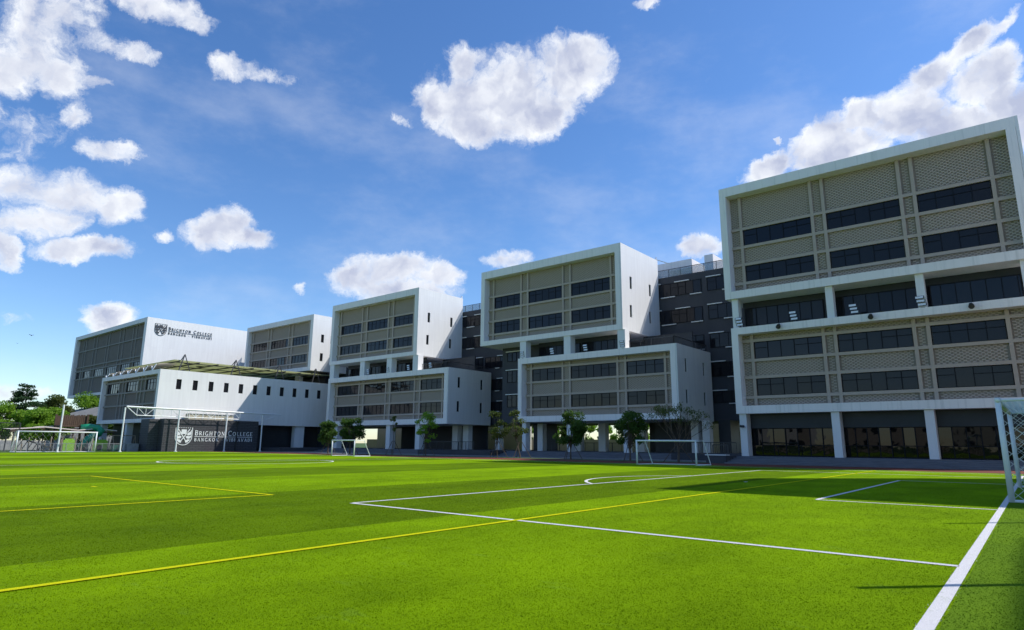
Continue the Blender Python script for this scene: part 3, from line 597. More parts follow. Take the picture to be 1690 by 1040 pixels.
def crest(mb, y0, y1, z0, z1, X, dep=.05):
    W = y1 - y0; H = z1 - z0
    def fn(a, b, k, e=0): return (X + (dep + e) * k, y0 + a * W, z0 + b * H)
    k = 0
    out = [(.04, .97), (.04, .48)] + arc(.5, .48, .46, .47, 180, 360, 20) + [(.96, .97)]
    ribbon(mb, out, .035, fn)
    for i in range(8): ribbon(mb, [(.08 + i * .12, .97), (.14 + i * .12, .97)], .035, lambda a, b, k: fn(a, b, k, .004))
    # open book in chief, two crossed staves, a ragged winged beast either side
    mb.add([fn(a, b, 1, .002) for a, b in ((.37, .62), (.63, .62), (.65, .88), (.35, .88))], [(0, 1, 2, 3)])
    for sgn in (1, -1):
        g = lambda a: .5 + sgn * (a - .5)
        ribbon(mb, [(g(.18), .90), (g(.66), .20)], .05, lambda a, b, k: fn(a, b, k, .006 + .002 * sgn)); ribbon(mb, [(g(.62), .16), (g(.72), .24)], .08, lambda a, b, k: fn(a, b, k, .010 + .002 * sgn))
        for poly in ([(.08, .90), (.16, .74), (.27, .70), (.33, .60), (.24, .54), (.08, .60)], [(.07, .56), (.20, .50), (.30, .54), (.40, .47), (.33, .38), (.18, .36), (.08, .44)], [(.14, .33), (.28, .33), (.36, .26), (.31, .15), (.22, .16), (.24, .23), (.16, .24)], [(.30, .78), (.36, .72), (.35, .64), (.30, .68)]):
            P = [(g(a), b) for a, b in poly]; P = P if sgn > 0 else P[::-1]; mb.add([fn(a, b, 1, .004) for a, b in P], [tuple(range(len(P)))])
def college_sign(label, X, sy, sz, ty, tz, m):
    T = thing('college_sign', label, 'sign', (X, sy[0], sz[0]))
    a = MB(); crest(a, sy[0], sy[1], sz[0], sz[1], X); build('crest', a, m, T)
    big, small = tz[3] - tz[2], (tz[3] - tz[2]) * .80
    s1 = 'BRIGHTON COLLEGE'; sizes = [big if i in (0, 9) else small for i in range(len(s1))]
    a = MB(); text(a, s1, sizes, ty[0], ty[1], tz[2], X); build('lettering', a, m, T)
    a = MB(); a.box(X, X + .04, ty[0], ty[1], tz[4] - .035, tz[4] + .035); build('rule', a, m, T)
    s2 = 'BANGKOK . VIBHAVADI'; a = MB(); text(a, s2, [tz[1] - tz[0]] * len(s2), ty[0], ty[1], tz[0], X); build('lettering', a, m, T)
college_sign('dark crest and dark lettering high on the white wall of the hall', -119.82, (45.2, 47.35), (19.87, 22.05), (47.6, 55.55), (20.28, 20.66, 21.02, 21.60, 20.84), STEEL)
wall = thing('sign_wall', 'charcoal brick wall carrying the white crest, below the long white side wall', 'wall', (-85, 40, 0))
m = MB(); m.box(-86.0, -84.62, 34.4, 47.0, 0, 4.08); build('wall', m, DBRICK, wall)
m = MB(); m.box(-88.6, -86.01, 33.2, 34.9, 0, 4.02); build('wall', m, DBRICK, wall)
m = MB(); m.tube([(-84.55, 43.9, 0), (-84.55, 43.9, 4.0)], .1, 6); m.box(-84.61, -84.3, 43.8, 44.1, 3.7, 3.95); build('rain_pipe', m, DARKROOM, wall)
college_sign('white crest and white lettering on the charcoal brick wall', -84.62, (35.8, 38.05), (.80, 3.05), (38.3, 46.2), (1.30, 1.72, 2.06, 2.70, 1.90), WPAINT)

# ------------------------------------------------------------------ roof canopy over the hall's lower box
cn = thing('roof_canopy', 'flat olive canopy on dark raking struts over the hall roof', 'canopy', (-95, 46, 10.4))
m = MB(); m.box(-104.5, -87.6, 36.0, 60.5, 11.85, 11.95); build('canopy_sheet', m, OLIVE, cn)
m = MB()
for i in range(10): y = 36.6 + i * 2.6; m.box(-104.3, -87.5, y, y + .12, 11.70, 11.845)
for x in (-88.0, -93, -98.5): m.box(x, x + .08, 36.1, 60.2, 11.60, 11.69)
build('canopy_beam', m, STEEL, cn)
m = MB()
for i, y in enumerate((38.5, 41, 44, 45.6, 48, 50.6, 52.5, 55)): m.box(-90.5 - (i % 3) * 2, -89.6 - (i % 3) * 2, y, y + .9, 11.80, 11.848)
build('roof_light_panel', m, FRAME, cn)
for y in (36.4, 43.5, 50.3, 56.6):
    m = MB(); m.beam((-87.0, y, 10.4), (-87.2, y + .7, 12.7), .12); m.beam((-87.0, y + 1.5, 10.4), (-87.2, y + .7, 12.7), .10); m.beam((-87.2, y + .7, 12.7), (-88.4, y + .7, 11.9), .08); build('strut', m, STEEL, cn)
for i in range(7):
    x = -88.5 - i * 2.7; T = thing('roof_awning', 'tan awning on a white bracket, %s from the corner on the hall front roof edge' % ('first', 'second', 'third', 'fourth', 'fifth', 'sixth', 'seventh')[i], 'awning', (x, 34.2, 10.4), 'awnings along the front roof edge of the hall')
    m = MB(); zt = 11.35 - i * .05; m.add([(x, 34.4, zt), (x - 2.3, 34.4, zt - .35), (x - 2.3, 36.8, zt - .15), (x, 36.8, zt + .2), (x, 34.4, zt - .05), (x - 2.3, 34.4, zt - .4), (x - 2.3, 36.8, zt - .2), (x, 36.8, zt + .15)], BOXF); build('sheet', m, TAN, T)
    m = MB(); m.beam((x - 1, 34.1, 10.42), (x - .4, 34.3, zt - .1), .10); m.beam((x - 1, 34.1, 10.42), (x - 1.7, 34.3, zt - .3), .10); build('bracket', m, WPAINT, T)
# ------------------------------------------------------------------ steel truss and netting posts along the end of the pitch
tr = thing('steel_truss', 'white lattice truss spanning the tops of the posts in front of the sign wall', 'truss', (-84.0, 30, 4))
X = -84.05; m = MB(); m.tube([(X, 29.7, 5.33), (X, 50.0, 5.14)], .09, 8); m.tube([(X, 30.9, 4.33), (X, 47.4, 4.25)], .05, 6); m.tube([(X, 29.7, 5.33), (X, 30.9, 4.33)], .05, 6); m.tube([(X, 50.0, 5.14), (X, 47.4, 4.25)], .05, 6)
m.tube([(X - .9, 30.5, 5.30), (X - .9, 49, 5.12)], .07, 8); build('chord', m, WPAINT, tr)
for i in range(17):
    y = 30.9 + i * 1.0; m = MB(); up = 5.3 - i * .01
    m.tube([(X, y, 4.33), (X, y, up)], .03, 5); m.tube([(X, y, 4.33) if i % 2 else (X, y, up), (X, y + 1, up) if i % 2 else (X, y + 1, 4.33)], .03, 5)
    if i % 3 == 0: m.tube([(X, y, up), (X - .9, y + .3, up)], .03, 5)
    build('lattice_bar', m, WPAINT, tr)
wp = ('leaning over the goal net', 'just left of the charcoal wall, with grey boards behind it', 'in front of the crest on the brick wall', 'crossing the white lettering', 'at the right end of the charcoal wall')
for k, (y, h) in enumerate(((23.3, 5.2), (29.55, 5.2), (35.8, 5.15), (42.0, 5.1), (47.1, 5.0))):
    m = MB(); x = -83.85 if k > 1 else -84.0; m.tube([(x, y, 0), (x, y, h)], .09, 10); m.tube([(x, y, 0), (x, y, .08)], .2, 10); solo('netting_post', m, WPAINT, 'slim white post ' + wp[k], 'post', (x, y, 0), 'white posts along the end of the pitch', smooth=False)
for i, (x, y) in enumerate(((1.72, 9.9), (1.75, 16.3))):
    m = MB(); m.tube([(x, y, 0), (x, y, 4.99)], .05, 10); m.tube([(x, y, 0), (x, y, .1)], .2, 10); solo('netting_post', m, WPAINT, ('nearer' if i == 0 else 'farther') + ' white netting post beside the goal line, outside the view', 'post', (x, y, 0), 'white posts beyond the goal line')

# ------------------------------------------------------------------ goals
def net_patch(mb, o, a, b, na, nb, r, sag=0):
    o, a, b = Vector(o), Vector(a), Vector(b); nrm = a.cross(b).normalized()
    def P(i, j):
        s, t = min(max(i / na, 0), 1), min(max(j / nb, 0), 1); return o + a * s + b * t + nrm * sag * math.sin(math.pi * s) * math.sin(math.pi * t)
    for i in range(na):
        for j in range(nb):
            if (i + j) % 2 == 0: mb.beam(P(i, j), P(i + 1, j + 1), r)
            else: mb.beam(P(i + 1, j), P(i, j + 1), r)
def goal(label, p0, along, back, width, h, r, top, base, net=None, grp=None, cell=.2, drop=.0):
    """p0: ground point of the first upright; along: direction of the crossbar; back: direction of the net"""
    T = thing('football_goal', label, 'goal', p0, grp); o = Vector(p0); a = Vector(along); b = Vector(back); up = Vector((0, 0, 1)); e = o + a * width
    for q in (o, e): m = MB(); m.tube([q, q + up * (h - .001)], r, 12); build('upright', m, WPAINT, T, smooth=True)
    m = MB(); m.tube([o + up * (h - r) - a * r, e + up * (h - r) + a * r], r * .985, 12); build('crossbar', m, WPAINT, T, smooth=True)
    for q in (o, e):
        m = MB(); m.tube([q + up * (h - r) + b * r, q + b * top + up * (h - r - drop), q + b * base + up * r * .6], r * .55, 8); m.tube([q + up * r * .6, q + b * base + up * r * .6], r * .55, 8); build('side_frame', m, WPAINT, T)
    m = MB(); m.tube([o + b * base + up * r * .6, e + b * base + up * r * .6], r * .5, 8); build('ground_bar', m, WPAINT, T)
    if net:
        n = MB(); k = max(4, int(h / cell)); zt = h - r - drop
        for q in (o, e): net_patch(n, q + up * .05, b * base, up * zt, max(3, int(base / cell)), k, net)
        net_patch(n, o + b * base + up * .05, a * width, up * zt - b * (base - top), int(width / cell), k, net, .1); net_patch(n, o + up * zt, a * width, b * top, int(width / cell), max(2, int(top / cell)), net)
        build('net', n, WPAINT, T)
    return T
goal('large white goal with visible net standing on the thick white line', (-.66, 19.1, 0), (0, 1, 0), (1, 0, 0), 7.32, 2.42, .062, 1.1, 2.0, .008, cell=.12, drop=.0)
goal('large white goal in front of the playground', (-83.0, 19.3, 0), (0, 1, 0), (-1, 0, 0), 7.3, 2.26, .07, .8, 2.0, .005, cell=.3)
goal('small white goal in front of the tree with few leaves', (-20.3, 37.55, 0), (.973, .23, 0), (.12, .99, 0), 3.75, 1.58, .055, .95, 1.75, None, 'small white portable goals on the far side of the pitch')
goal('small white goal in front of the dark round tree', (-54.0, 37.9, 0), (.985, -.17, 0), (.10, .99, 0), 4.7, 1.54, .055, 1.0, 1.75, None, 'small white portable goals on the far side of the pitch')

# ------------------------------------------------------------------ floodlights on the lower roof edges and small round lamps
def flood(x, y, z, label, tilt=0):
    T = thing('floodlight', label, 'floodlight', (x, y, z), 'floodlights standing on the lower roofs')
    m = MB(); m.box(x - .12, x + .12, y - .1, y + .3, z, z + .05); m.beam((x, y + .05, z), (x - .1, y + .15, z + .75), .06); build('stand', m, STEEL, T)
    for k in range(3):
        zz = z + .14 + k * .24; xx = x - .02 - k * .05; m = MB(); m.add([(xx - .26, y - .16, zz), (xx + .26, y - .16, zz), (xx + .26, y - .02, zz + .04), (xx - .26, y - .02, zz + .04), (xx - .26, y - .11, zz + .2), (xx + .26, y - .11, zz + .2), (xx + .26, y + .03, zz + .2), (xx - .26, y + .03, zz + .2)], BOXF); Lh = build('lamp_head', m, STEEL, T)
        g = MB(); g.add([(xx - .22, y - .166, zz + .03), (xx + .22, y - .166, zz + .03), (xx + .22, y - .122, zz + .175), (xx - .22, y - .122, zz + .175)], [(0, 1, 2, 3)]); build('lamp_glass', g, LAMPM, Lh)
od = ('first', 'second', 'third', 'fourth')
for k, x in enumerate((-16.86, -12.85, -8.85, -4.87)): flood(x, 48.5, 10.2, 'three lamp floodlight on the shopfront block roof edge, %s from its left corner' % od[k])
for k, x in enumerate((-43.7, -39.59, -35.32, -30.96)): flood(x, 55.2, 10.66, 'three lamp floodlight on the three bay block lower roof, %s from its left corner' % od[k])
for k, x in enumerate((-71.14, -66.87, -62.75, -58.59)): flood(x, 55.2, 10.51, 'three lamp floodlight on the four bay block lower roof, %s from its left' % od[k])
for k, (x, t_) in enumerate(((-13.93, 'left'), (-7.88, 'middle'), (-2.29, 'right'))):
    T = thing('spot_lamp', '%s round spot lamp on the white band under the floodlights of the shopfront block' % t_, 'lamp', (x, 48.2, 10.0), 'small round lamps on the nearest block')
    m = MB(); m.box(x - .07, x + .07, 48.12, 48.245, 9.95, 10.15); build('bracket', m, STEEL, T); m = MB(); m.tube([(x, 48.1, 10.02), (x + .03, 47.85, 9.86)], [.13, .17], 10); build('lamp_head', m, STEEL, T, smooth=False)
T = thing('security_camera', 'small grey camera on the white column beside the shopfront', 'camera', (-17.2, 48.4, 2.6)); m = MB(); m.tube([(-17.15, 48.41, 2.75), (-17.15, 48.2, 2.7)], .05, 6); m.tube([(-17.3, 48.2, 2.7), (-17.0, 48.12, 2.66)], .09, 8); build('housing', m, STEEL, T)

# ------------------------------------------------------------------ trees
def leaf_cloud(mb, c, r, n, size, rx=1, ry=1, rz=1):
    p = rng.normal(0, 1, (n, 3)); p /= np.linalg.norm(p, axis=1)[:, None]; p *= (rng.uniform(0, 1, n) ** .45)[:, None] * r; p = p * np.array([rx, ry, rz]) + np.array(c)
    a = rng.normal(0, 1, (n, 3)); a /= np.linalg.norm(a, axis=1)[:, None]; b = np.cross(a, rng.normal(0, 1, (n, 3))); b /= np.linalg.norm(b, axis=1)[:, None]; s = rng.uniform(.6, 1.3, n)[:, None] * size
    V = np.stack([p - a * s * .5, p + b * s * .28, p + a * s * .6, p - b * s * .28], 1).reshape(-1, 3); k = mb.n
    mb.v += V.tolist(); mb.f += [(k + 4 * i, k + 4 * i + 1, k + 4 * i + 2, k + 4 * i + 3) for i in range(n)]; mb.n += 4 * n
def tree(label, x, y, h, cr, trunk_h, lm, seed, clumps=16, leaves=170, size=.16, tr=.09, name='tree', grp=None, z0=0, wide=1.0, lean=(0, 0), stakes=False, low=None, spread=.42, csize=None):
    global rng; rng = np.random.default_rng(seed); r = random.Random(seed); T = thing(name, label, 'tree', (x, y, z0), grp)
    t_ = MB(); top = Vector((x + lean[0], y + lean[1], z0 + trunk_h)); mid = Vector((x + lean[0] * .4 + r.uniform(-.1, .1), y + lean[1] * .4, z0 + trunk_h * .5)); t_.tube([(x, y, z0), mid, top], [tr, tr * .75, tr * .6], 7)
    cz = (h + trunk_h * .9) / 2; hz = (h - trunk_h * .9) / 2; C = []
    for i in range(clumps):
        a = r.uniform(0, 6.283); v = r.uniform(-1, 1); q = math.sqrt(max(0, 1 - v * v * .8)) * r.uniform(.25, 1); C.append(Vector((x + lean[0] + math.cos(a) * cr * wide * q, y + lean[1] + math.sin(a) * cr * q, z0 + cz + v * hz * .85)))
    C.append(Vector((x + lean[0] + r.uniform(-.2, .2), y + lean[1], z0 + h - cr * .3)))
    for c in (low or []): C.append(Vector((x + c[0], y + c[1], z0 + c[2])))
    for c in C: k = top.lerp(c, .45) + Vector((r.uniform(-.1, .1), 0, r.uniform(0, .2))) * cr; t_.tube([top - Vector((0, 0, min(trunk_h * .4, .5) * r.random())), k, c], [tr * .5, tr * .3, tr * .12], 5, False)
    build('trunk', t_, BARK, T); f = MB()
    for c in C: leaf_cloud(f, c, (csize or cr * spread) * r.uniform(.65, 1.25), int(leaves * 1.35 * r.uniform(.6, 1.3)), size, 1, 1, r.uniform(.55, .95))
    build('crown', f, lm, T)
    if stakes:
        for k in range(3):
            a = k * 2.1 + .5; s = MB(); s.tube([(x + math.cos(a) * 1.0, y + math.sin(a) * 1.0, z0), (x + math.cos(a) * .12, y + math.sin(a) * .12, z0 + 1.5)], .03, 5); build('prop', s, BARK, T)
    return T
G1 = 'young propped trees along the running track'
tree('dark bushy tree with crown drooping low, beside the small goal post', -66.6, 46.2, 3.9, 1.35, 1.1, LEAF1, 3, 16, 170, .2, grp=G1, stakes=True, low=[(-1.5, 0, 1.7), (-1.2, 0, 2.2)])
tree('dark round tree standing behind the small far goal', -62.0, 46.0, 4.1, 1.35, 1.6, LEAF1, 4, 18, 190, .2, grp=G1, stakes=True)
tree('thin tree with one small tuft at the top, by a white column', -54.3, 45.9, 4.2, .45, 2.6, LEAF3, 5, 7, 60, .16, tr=.05, grp=G1, stakes=True)
tree('light green slender tree before the four bay block, right of the tufted one', -49.6, 46.3, 4.6, 1.1, 1.3, LEAF2, 6, 17, 75, .18, tr=.06, grp=G1, stakes=True)
tree('sparse olive tree between the four bay block and the middle block', -39.5, 46.0, 4.3, 1.05, 1.7, LEAF3, 7, 15, 85, .18, tr=.055, grp=G1, stakes=True)
tree('crooked sparse tree at the left corner of the middle block', -37.2, 46.6, 4.4, 1.0, 1.9, LEAF3, 8, 11, 60, .18, tr=.07, grp=G1, lean=(-.5, 0), stakes=True)
tree('bushy dark tree in front of the see-through ground floor, low branches on its left', -31.4, 46.3, 4.2, 1.3, 1.3, LEAF1, 9, 20, 150, .18, tr=.08, grp=G1, stakes=True, low=[(-1.4, 0, 1.9), (-1.1, .2, 1.5), (.8, 0, 2.0)])
tree('full dark tree just beside the small goal and the bare branching tree', -25.2, 45.5, 4.0, 1.15, 1.2, LEAF1, 10, 20, 170, .17, tr=.08, grp=G1, stakes=True)
def bare_tree(label, x, y, h, seed):
    global rng; rng = np.random.default_rng(seed); r = random.Random(seed); T = thing('tree', label, 'tree', (x, y, 0), G1); t_ = MB(); f = MB()
    t_.tube([(x, y, 0), (x + .05, y, .9), (x, y, 1.3)], [.10, .085, .08], 7)
    def br(p, d, L, rr, k):
        q = p + d * L; m_ = p.lerp(q, .5) + Vector((r.uniform(-.06, .06), r.uniform(-.06, .06), .03)); t_.tube([p, m_, q], [rr, rr * .8, rr * .6], 5, False)
        if k == 0: leaf_cloud(f, q, .24, 14, .12); return
        for _ in range(3 if k > 1 else 2): dd = (d + Vector((r.uniform(-.55, .55), r.uniform(-.55, .55), r.uniform(-.1, .45)))).normalized(); br(q, dd, L * r.uniform(.62, .85), rr * .6, k - 1)
    for k in range(7): a = k * .9; br(Vector((x, y, r.uniform(.7, 1.35))), Vector((math.cos(a) * .75, math.sin(a) * .75, r.uniform(.55, 1.3))).normalized(), h * .27, .04, 3)
    build('trunk', t_, BARK, T); build('crown', f, LEAF3, T)
    for k in range(4): a = k * 1.57 + .4; s = MB(); s.tube([(x + math.cos(a) * 1.1, y + math.sin(a) * 1.1, 0), (x + math.cos(a) * .1, y + math.sin(a) * .1, 1.3)], .03, 5); build('prop', s, BARK, T)
bare_tree('wide branching tree with hardly any leaves behind the small near goal', -20.9, 45.0, 4.1, 12)

# ------------------------------------------------------------------ what shows through the open ground floors
m = MB(); m.box(-100, -14, 78, 78.3, 0, 1.95); solo('boundary_wall', m, noisy('beige_wall', (.40, .37, .30), (.46, .43, .36), 1, .8), 'low beige boundary wall seen through the open ground floor', 'wall', (-57, 78, 0))
hx = [-65 + i * 3.3 for i in range(11)]
pos = ('at the left end of the row', 'second from the left end', 'third from the left end', 'fourth from the left end', 'fifth from the left end', 'in the middle of the row', 'sixth from the right end', 'fourth from the right end', 'third from the right end', 'second from the right end', 'at the right end of the row')
for i, x in enumerate(hx): tree('leafy shrub tree behind the beige boundary wall, ' + pos[i], x, 80.5, 4.6, 1.7, 1.0, LEAF2 if i % 3 else LEAF1, 40 + i, 12, 130, .34, grp='shrub trees behind the boundary wall')
T = thing('annex_building', 'beige annex with three small dark openings seen under the link right of the middle block', 'building', (-29, 76, 0)); m = MB(); m.box(-32, -20, 76, 77.5, 0, 4.0); build('wall', m, noisy('annex_render', (.40, .38, .32), (.45, .43, .37), 1, .8), T); m = MB(); m.box(-29.3, -27, 77.0, 77.6, 4.01, 5.2); build('roof_block', m, WHITE, T)
m = MB(); [m.box(x, x + .6, 75.95, 75.99, 2.2, 2.9) for x in (-28.9, -28.0, -27.1)]; build('opening', m, FRAME, T)
T = thing('annex_building', 'pale annex wall seen through the left opening under the four bay block', 'building', (-84, 74, 0)); m = MB(); m.box(-92, -74, 74, 76, 0, 4.2); build('wall', m, WHITE, T)
T = thing('annex_building', 'cream annex wall seen behind the gap between the four bay and middle blocks', 'building', (-60, 75, 0)); m = MB(); m.box(-66, -58.5, 74, 76, 0, 4.0); build('wall', m, bpy.data.materials['annex_render'], T)

# ------------------------------------------------------------------ playground at the far left
m = MB()
fn_ = thing('mesh_fence', 'tall dark mesh fence with dark posts at the far left edge', 'fence', (-90, 12, 0))
for i in range(9): y = 4.2 + i * 2.1; m = MB(); m.tube([(-90, y, 0), (-90, y, 3.2)], .06, 6); build('post', m, STEEL, fn_)
m = MB(); m.beam((-90, 4.2, 3.2), (-90, 21.0, 3.2), .08); m.beam((-90, 4.2, 1.6), (-90, 21.0, 1.6), .05)
for i in range(112): y = 4.2 + i * .15; m.box(-90.006, -89.994, y, y + .012, .05, 3.18)
for i in range(21): m.box(-90.004, -89.996, 4.2, 21, .1 + i * .15, .112 + i * .15)
build('mesh_panel', m, STEEL, fn_)
lf = thing('low_fence', 'low grey see-through fence with a rail behind the left goal', 'fence', (-88.2, 25, 0)); m = MB(); m.beam((-88.2, 19, .95), (-88.2, 33, .95), .05)
for i in range(12): m.box(-88.23, -88.17, 19 + i * 1.25, 19.05 + i * 1.25, 0, .95)
for i in range(110): m.box(-88.206, -88.194, 19 + i * .127, 19.02 + i * .127, .03, .93)
build('fence_panel', m, GREYM, lf)
m = MB(); m.box(-106, -105.7, 8, 33, 0, 1.25); solo('garden_wall', m, noisy('garden_wall_render', (.30, .30, .30), (.40, .40, .38), 2), 'low weathered grey wall behind the playground', 'wall', (-106, 20, 0))
for i in range(22):
    y = 14.5 + i * .74; h = 1.0 + .9 * ((i * 37) % 10) / 10; m = MB(); m.tube([(-91.6 - (i % 3) * .5, y, 0), (-91.6 - (i % 3) * .5, y + .03, h)], .075, 6); solo('timber_post', m, LOG if i % 4 else STEEL, ('thin ' if i % 3 else 'stout ') + ('pale timber' if i % 4 else 'dark') + ' play post behind the low fence, ' + ('%s from the mesh fence end' % ('first second third fourth fifth sixth seventh eighth ninth tenth eleventh twelfth thirteenth fourteenth fifteenth sixteenth seventeenth eighteenth nineteenth twentieth twenty-first twenty-second'.split()[i])), 'post', (-91.6, y, 0), 'timber play posts behind the low fence')
pt = thing('play_tower', 'brown timber play tower with picket top and green tube slide', 'play tower', (-95, 28, 0))
for i in range(13): y = 26.4 + i * .21; m = MB(); m.box(-95.05, -94.98, y, y + .17, 3.2, 4.4 + .06 * (i % 3)); build('picket', m, WOOD, pt)
for x in (-94.9, -97.2):
    for y in (26.3, 29.15): m = MB(); m.box(x - .1, x + .1, y - .1, y + .1, 0, 4.6); build('post', m, WOOD, pt)
m = MB(); m.box(-97.3, -94.8, 26.2, 29.3, 3.0, 3.18); build('platform', m, WOOD, pt); m = MB(); m.box(-97.25, -97.18, 26.4, 29.1, 3.2, 4.4); build('back_boards', m, WOOD, pt)
m = MB(); P = [(-94.6, 28.4 , 2.9), (-94.4, 29.4, 3.0), (-94.0, 30.2, 2.85), (-93.7, 30.5, 2.5), (-93.5, 30.2, 2.15), (-93.3, 29.5, 1.9), (-93.0, 28.9, 1.5), (-92.8, 28.4, .9), (-92.6, 27.9, .45)]; m.tube(P, .42, 12); build('tube_slide', m, TUBEG, pt, smooth=True)
for k, (xa, ya, yb, z, d) in enumerate(((-93, 20.8, 27.6, 2.62, .25), (-94, 27.9, 32.4, 2.62, .2), (-98, 25.0, 30.6, 3.0, .2))):
    T = thing('shade_sail', ('long pale shade sail with brown edge left of the timber tower', 'pale shade sail right of the timber tower under the tube slide', 'upper pale shade sail behind the timber tower')[k], 'shade sail', (xa, ya, 0), 'pale shade sails over the playground')
    m = MB(); m.add([(xa, ya, z - d * .3), (xa, (ya + yb) / 2, z + d), (xa, yb, z - d * .2), (xa - 3.5, yb, z + .02), (xa - 3.5, (ya + yb) / 2, z + .22), (xa - 3.5, ya, z + .02)], [(0, 1, 4, 5), (1, 2, 3, 4)]); m.beam((xa, ya, z - d * .3), (xa, (ya + yb) / 2, z + d), .14, .12); m.beam((xa, (ya + yb) / 2, z + d), (xa, yb, z - d * .2), .14, .12); build('sail', m, PINK, T)
    m = MB(); m.beam((xa + .1, ya, z - d * .3 - .22), (xa + .1, yb, z - d * .2 - .18), .18, .2); build('beam', m, WOOD, T)
    for y in (ya + .4, yb - .4): m = MB(); m.tube([(xa, y, 0), (xa, y, z - .1)], .08, 6); build('post', m, WOOD, T)
def gpanel(label, x, y0, y1, z1, hole):
    T = thing('playground_board', label, 'play board', (x, y0, 0), 'lime green play boards'); m = MB(); n = 10
    m.box(x - .05, x + .05, y0, y1, .0, z1 - .15); m.box(x - .05, x + .05, y0 + .15, y1 - .15, z1 - .149, z1)
    if hole: m.tube([(x + .06, (y0 + y1) / 2 - .1, .45), (x + .10, (y0 + y1) / 2 - .1, .45)], .40, 18)
    build('board', m, GREENP, T)
    if hole: d = MB(); d.tube([(x + .101, (y0 + y1) / 2 - .1, .45), (x + .12, (y0 + y1) / 2 - .1, .45)], .34, 18); build('crawl_hole', d, FRAME, T)
    for y in (y0 - .1, y1 + .1): m = MB(); m.tube([(x, y, 0), (x, y, z1 + .15)], .07, 6); build('post', m, LOG, T)
gpanel('plain lime green play board behind the goal by the playground', -91, 25.7, 26.9, 1.5, False); gpanel('lime green play board with a round crawl hole', -91, 28.9, 30.5, 1.42, True)
cf = thing('climbing_ramp', 'dark sloping climbing ramp seen through the left goal', 'climbing frame', (-92, 22, 0)); m = MB(); m.beam((-92, 22.4, 1.25), (-92, 25.6, .1), .9, .12); build('ramp', m, STEEL, cf)
for k in range(5): m = MB(); y = 21.4 + k * .55; m.beam((-92.4, y, 0), (-91.9, y + .5, 1.3), .07); build('leg', m, STEEL, cf)
sg = thing('timber_swing', 'open timber swing frame between the slide and the charcoal wall', 'swing frame', (-91, 31.4, 0)); m = MB(); m.beam((-91, 31.0, 1.95), (-91, 33.6, 1.95), .1); build('top_beam', m, LOG, sg)
for y in (31.0, 33.6):
    for s in (-.4, .4): m = MB(); m.beam((-91 + s, y + s * .4, 0), (-91, y, 1.95), .09); build('leg', m, LOG, sg)
T = thing('vent_box', 'pale beige louvred box on top of the charcoal brick wall', 'vent box', (-85.8, 40, 4.08)); m = MB(); m.box(-86.0, -85.2, 37.5, 43.6, 4.085, 4.85); build('casing', m, TAN, T)
m = MB(); [m.box(-85.19, -85.16, 37.6 + k * .86, 37.66 + k * .86, 4.1, 4.84) for k in range(7)]; build('louvre', m, WPAINT, T)
def bird(label, x, y, z, s):
    T = thing('bird', label, 'bird', (x, y, z), 'birds in the sky'); m = MB(); m.tube([(x - s, y, z), (x - s * .4, y, z + s * .1), (x + s * .3, y, z + s * .08), (x + s * .8, y, z + s * .2), (x + s, y, z + s * .15)], [s * .05, s * .2, s * .24, s * .13, s * .02], 6)
    for q in (1, -1): m.add([(x + s * .3, y, z + s * .15), (x - s * .3, y, z + s * .15), (x - s * .5, y + q * s * 1.3, z + s * .55), (x + s * .1, y + q * s * .9, z + s * .6)], [(0, 1, 2, 3)])
    build('body', m, FRAME, T)
bird('dark bird in the blue sky, the higher of two', -67.65, 15.55, 10.31, .16); bird('tiny dark bird in the blue sky, the lower of two', -67.9, 14.7, 9.53, .07)
T = thing('planter_box', 'low grey boxes beside the white post left of the charcoal wall', 'planter', (-88, 31, 0)); m = MB(); m.box(-88.5, -87.9, 31.7, 33.0, 0, .95); build('box', m, GREYM, T)
T = thing('storage_bin', 'dark green bin behind the low fence left of the second white post', 'bin', (-89, 30.8, 0)); m = MB(); m.box(-89.5, -88.8, 30.4, 31.3, 0, .85); build('body', m, mat('dark_green_plastic', (.01, .10, .07), .4), T); m = MB(); m.box(-89.55, -88.75, 30.35, 31.35, .852, .93); build('lid', m, STEEL, T)
hb = thing('outbuilding', 'small grey roofed outbuilding among the trees behind the timber tower', 'building', (-128, 36, 0)); m = MB(); m.box(-130, -122, 34, 44, 0, 5.2); build('wall', m, GREYM, hb)
m = MB(); m.add([(-130.5, 33.6, 5.2), (-121.5, 33.6, 5.2), (-121.5, 39, 6.9), (-130.5, 39, 6.9), (-121.5, 44.4, 5.2), (-130.5, 44.4, 5.2)], [(0, 1, 2, 3), (3, 2, 4, 5), (1, 4, 2), (0, 3, 5)]); build('roof', m, GREYM, hb)
# ---- trees beyond the playground
GB = 'big trees beyond the playground'
def layered(label, x, y, h, seed):
    global rng; rng = np.random.default_rng(seed); r = random.Random(seed); T = thing('tree', label, 'tree', (x, y, 0), GB); t_ = MB(); f = MB(); t_.tube([(x, y, 0), (x, y + .1, h * .5), (x, y, h - .2)], [.25, .16, .03], 7)
    for k in range(13):
        z = 2.6 + (h - 2.7) * k / 12; R = (1 - ((z - 3) / (h - 2.2)) ** 1.3 if z > 3 else 1) * 2.7 + .25
        for j in range(5 if k < 11 else 2):
            a = r.uniform(0, 6.28); q = R * r.uniform(.5, 1.05); c = Vector((x + math.cos(a) * q, y + math.sin(a) * q, z + r.uniform(-.1, .35))); t_.tube([(x, y, z - .3), c], [.05, .02], 4, False); leaf_cloud(f, c, .85, 150, .26, 1, 1, .33)
    build('trunk', t_, BARK, T); build('crown', f, LEAFB, T)
layered('tall dark tree with tiered branches rising above the others at the left', -118, 27.7, 9.3, 21)
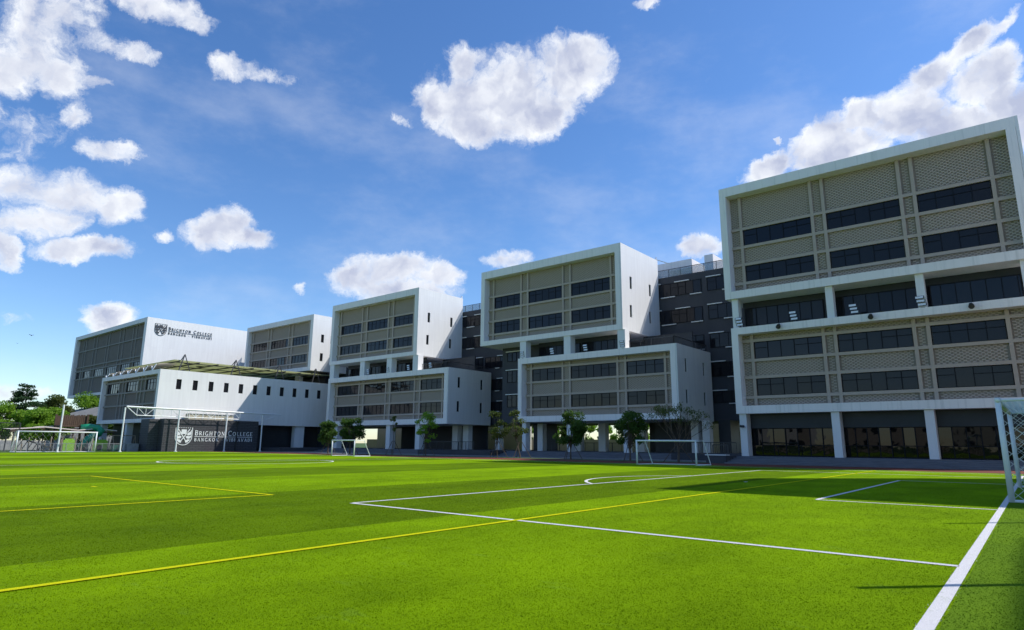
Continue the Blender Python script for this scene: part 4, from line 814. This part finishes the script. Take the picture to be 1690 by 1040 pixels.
for i, (x, y, h, cr, lm, lab) in enumerate([(-120, 21.5, 6.8, 3.0, LEAF2, 'bright bushy tree at the left edge behind the tall mesh fence'), (-116, 24.6, 6.4, 2.6, LEAF2, 'bright green tree left of the tall tiered tree'), (-122, 30.0, 6.0, 2.4, LEAF1, 'dark tree right beside the tall tiered tree'),
    (-112, 27.8, 5.6, 2.4, LEAF2, 'low bright tree in front of the tall tiered tree'), (-124, 33.0, 8.4, 2.8, LEAF3, 'wide tree with open top beside the end of the lettered box'), (-118, 32.0, 6.4, 2.4, LEAF2, 'dark green tree behind the left shade sail'),
    (-126, 38.5, 9.0, 3.2, LEAF2, 'leafy tree just under the overhang of the lettered upper box'), (-119, 37.5, 5.2, 2.0, LEAF3, 'reddish olive tree above the picket top of the timber tower'), (-114, 37.6, 4.4, 1.8, LEAF1, 'low dark tree between the timber tower and the hall'), (-130, 26, 6.3, 3.0, LEAF1, 'dark tree far behind the bright ones at the left'), (-114, 17.5, 6.2, 3.0, LEAF2, 'bright tree cut by the left edge of the view')]):
    tree(lab, x, y, h, cr, 1.6, lm, 60 + i, 22, 260, .30, tr=.16, grp=GB)
# ------------------------------------------------------------------ low houses and a hedge across the pitch, behind the viewer; the shopfront mirrors them
for i, (x, y, w_, d, h) in enumerate(((-62, -52, 26, 9, 9.5), (-24, -56, 22, 9, 7.5), (8, -54, 20, 9, 10.5), (38, -52, 22, 9, 8))):
    T = thing('row_house', ('wide', 'low', 'tall', 'end')[i] + ' pale house across the pitch, behind the viewer', 'building', (x, y, 0)); m = MB(); m.box(x - w_ / 2, x + w_ / 2, y - d, y, 0, h); build('wall', m, (WHITE, BEIGE, bpy.data.materials['annex_render'], WHITE)[i], T)
    m = MB(); m.box(x - w_ / 2 - .4, x + w_ / 2 + .4, y - d - .4, y + .4, h + .002, h + .5); build('roof', m, (TRACK, DARK, GREYM, TRACK)[i], T)
    for k in range(int(w_ / 3.2)):
        for z in range(int(h / 3)): m = MB(); xx = x - w_ / 2 + 1 + k * 3.2; m.box(xx, xx + 1.5, y + .003, y + .05, 1 + z * 3, 2.4 + z * 3); build('window', m, FRAME, T)

hd = MB()
rng = np.random.default_rng(77)
for i in range(120): leaf_cloud(hd, (-75 + i * 1.1, -33.5 + (i % 3) * .3, .75 + .15 * (i % 2)), .8, 110, .22, 1, .6, 1.0)
o = build('hedge', hd, LEAF1, None, 'long dark clipped hedge across the pitch, behind the viewer', (0, 0, 0)); o['kind'] = 'stuff'
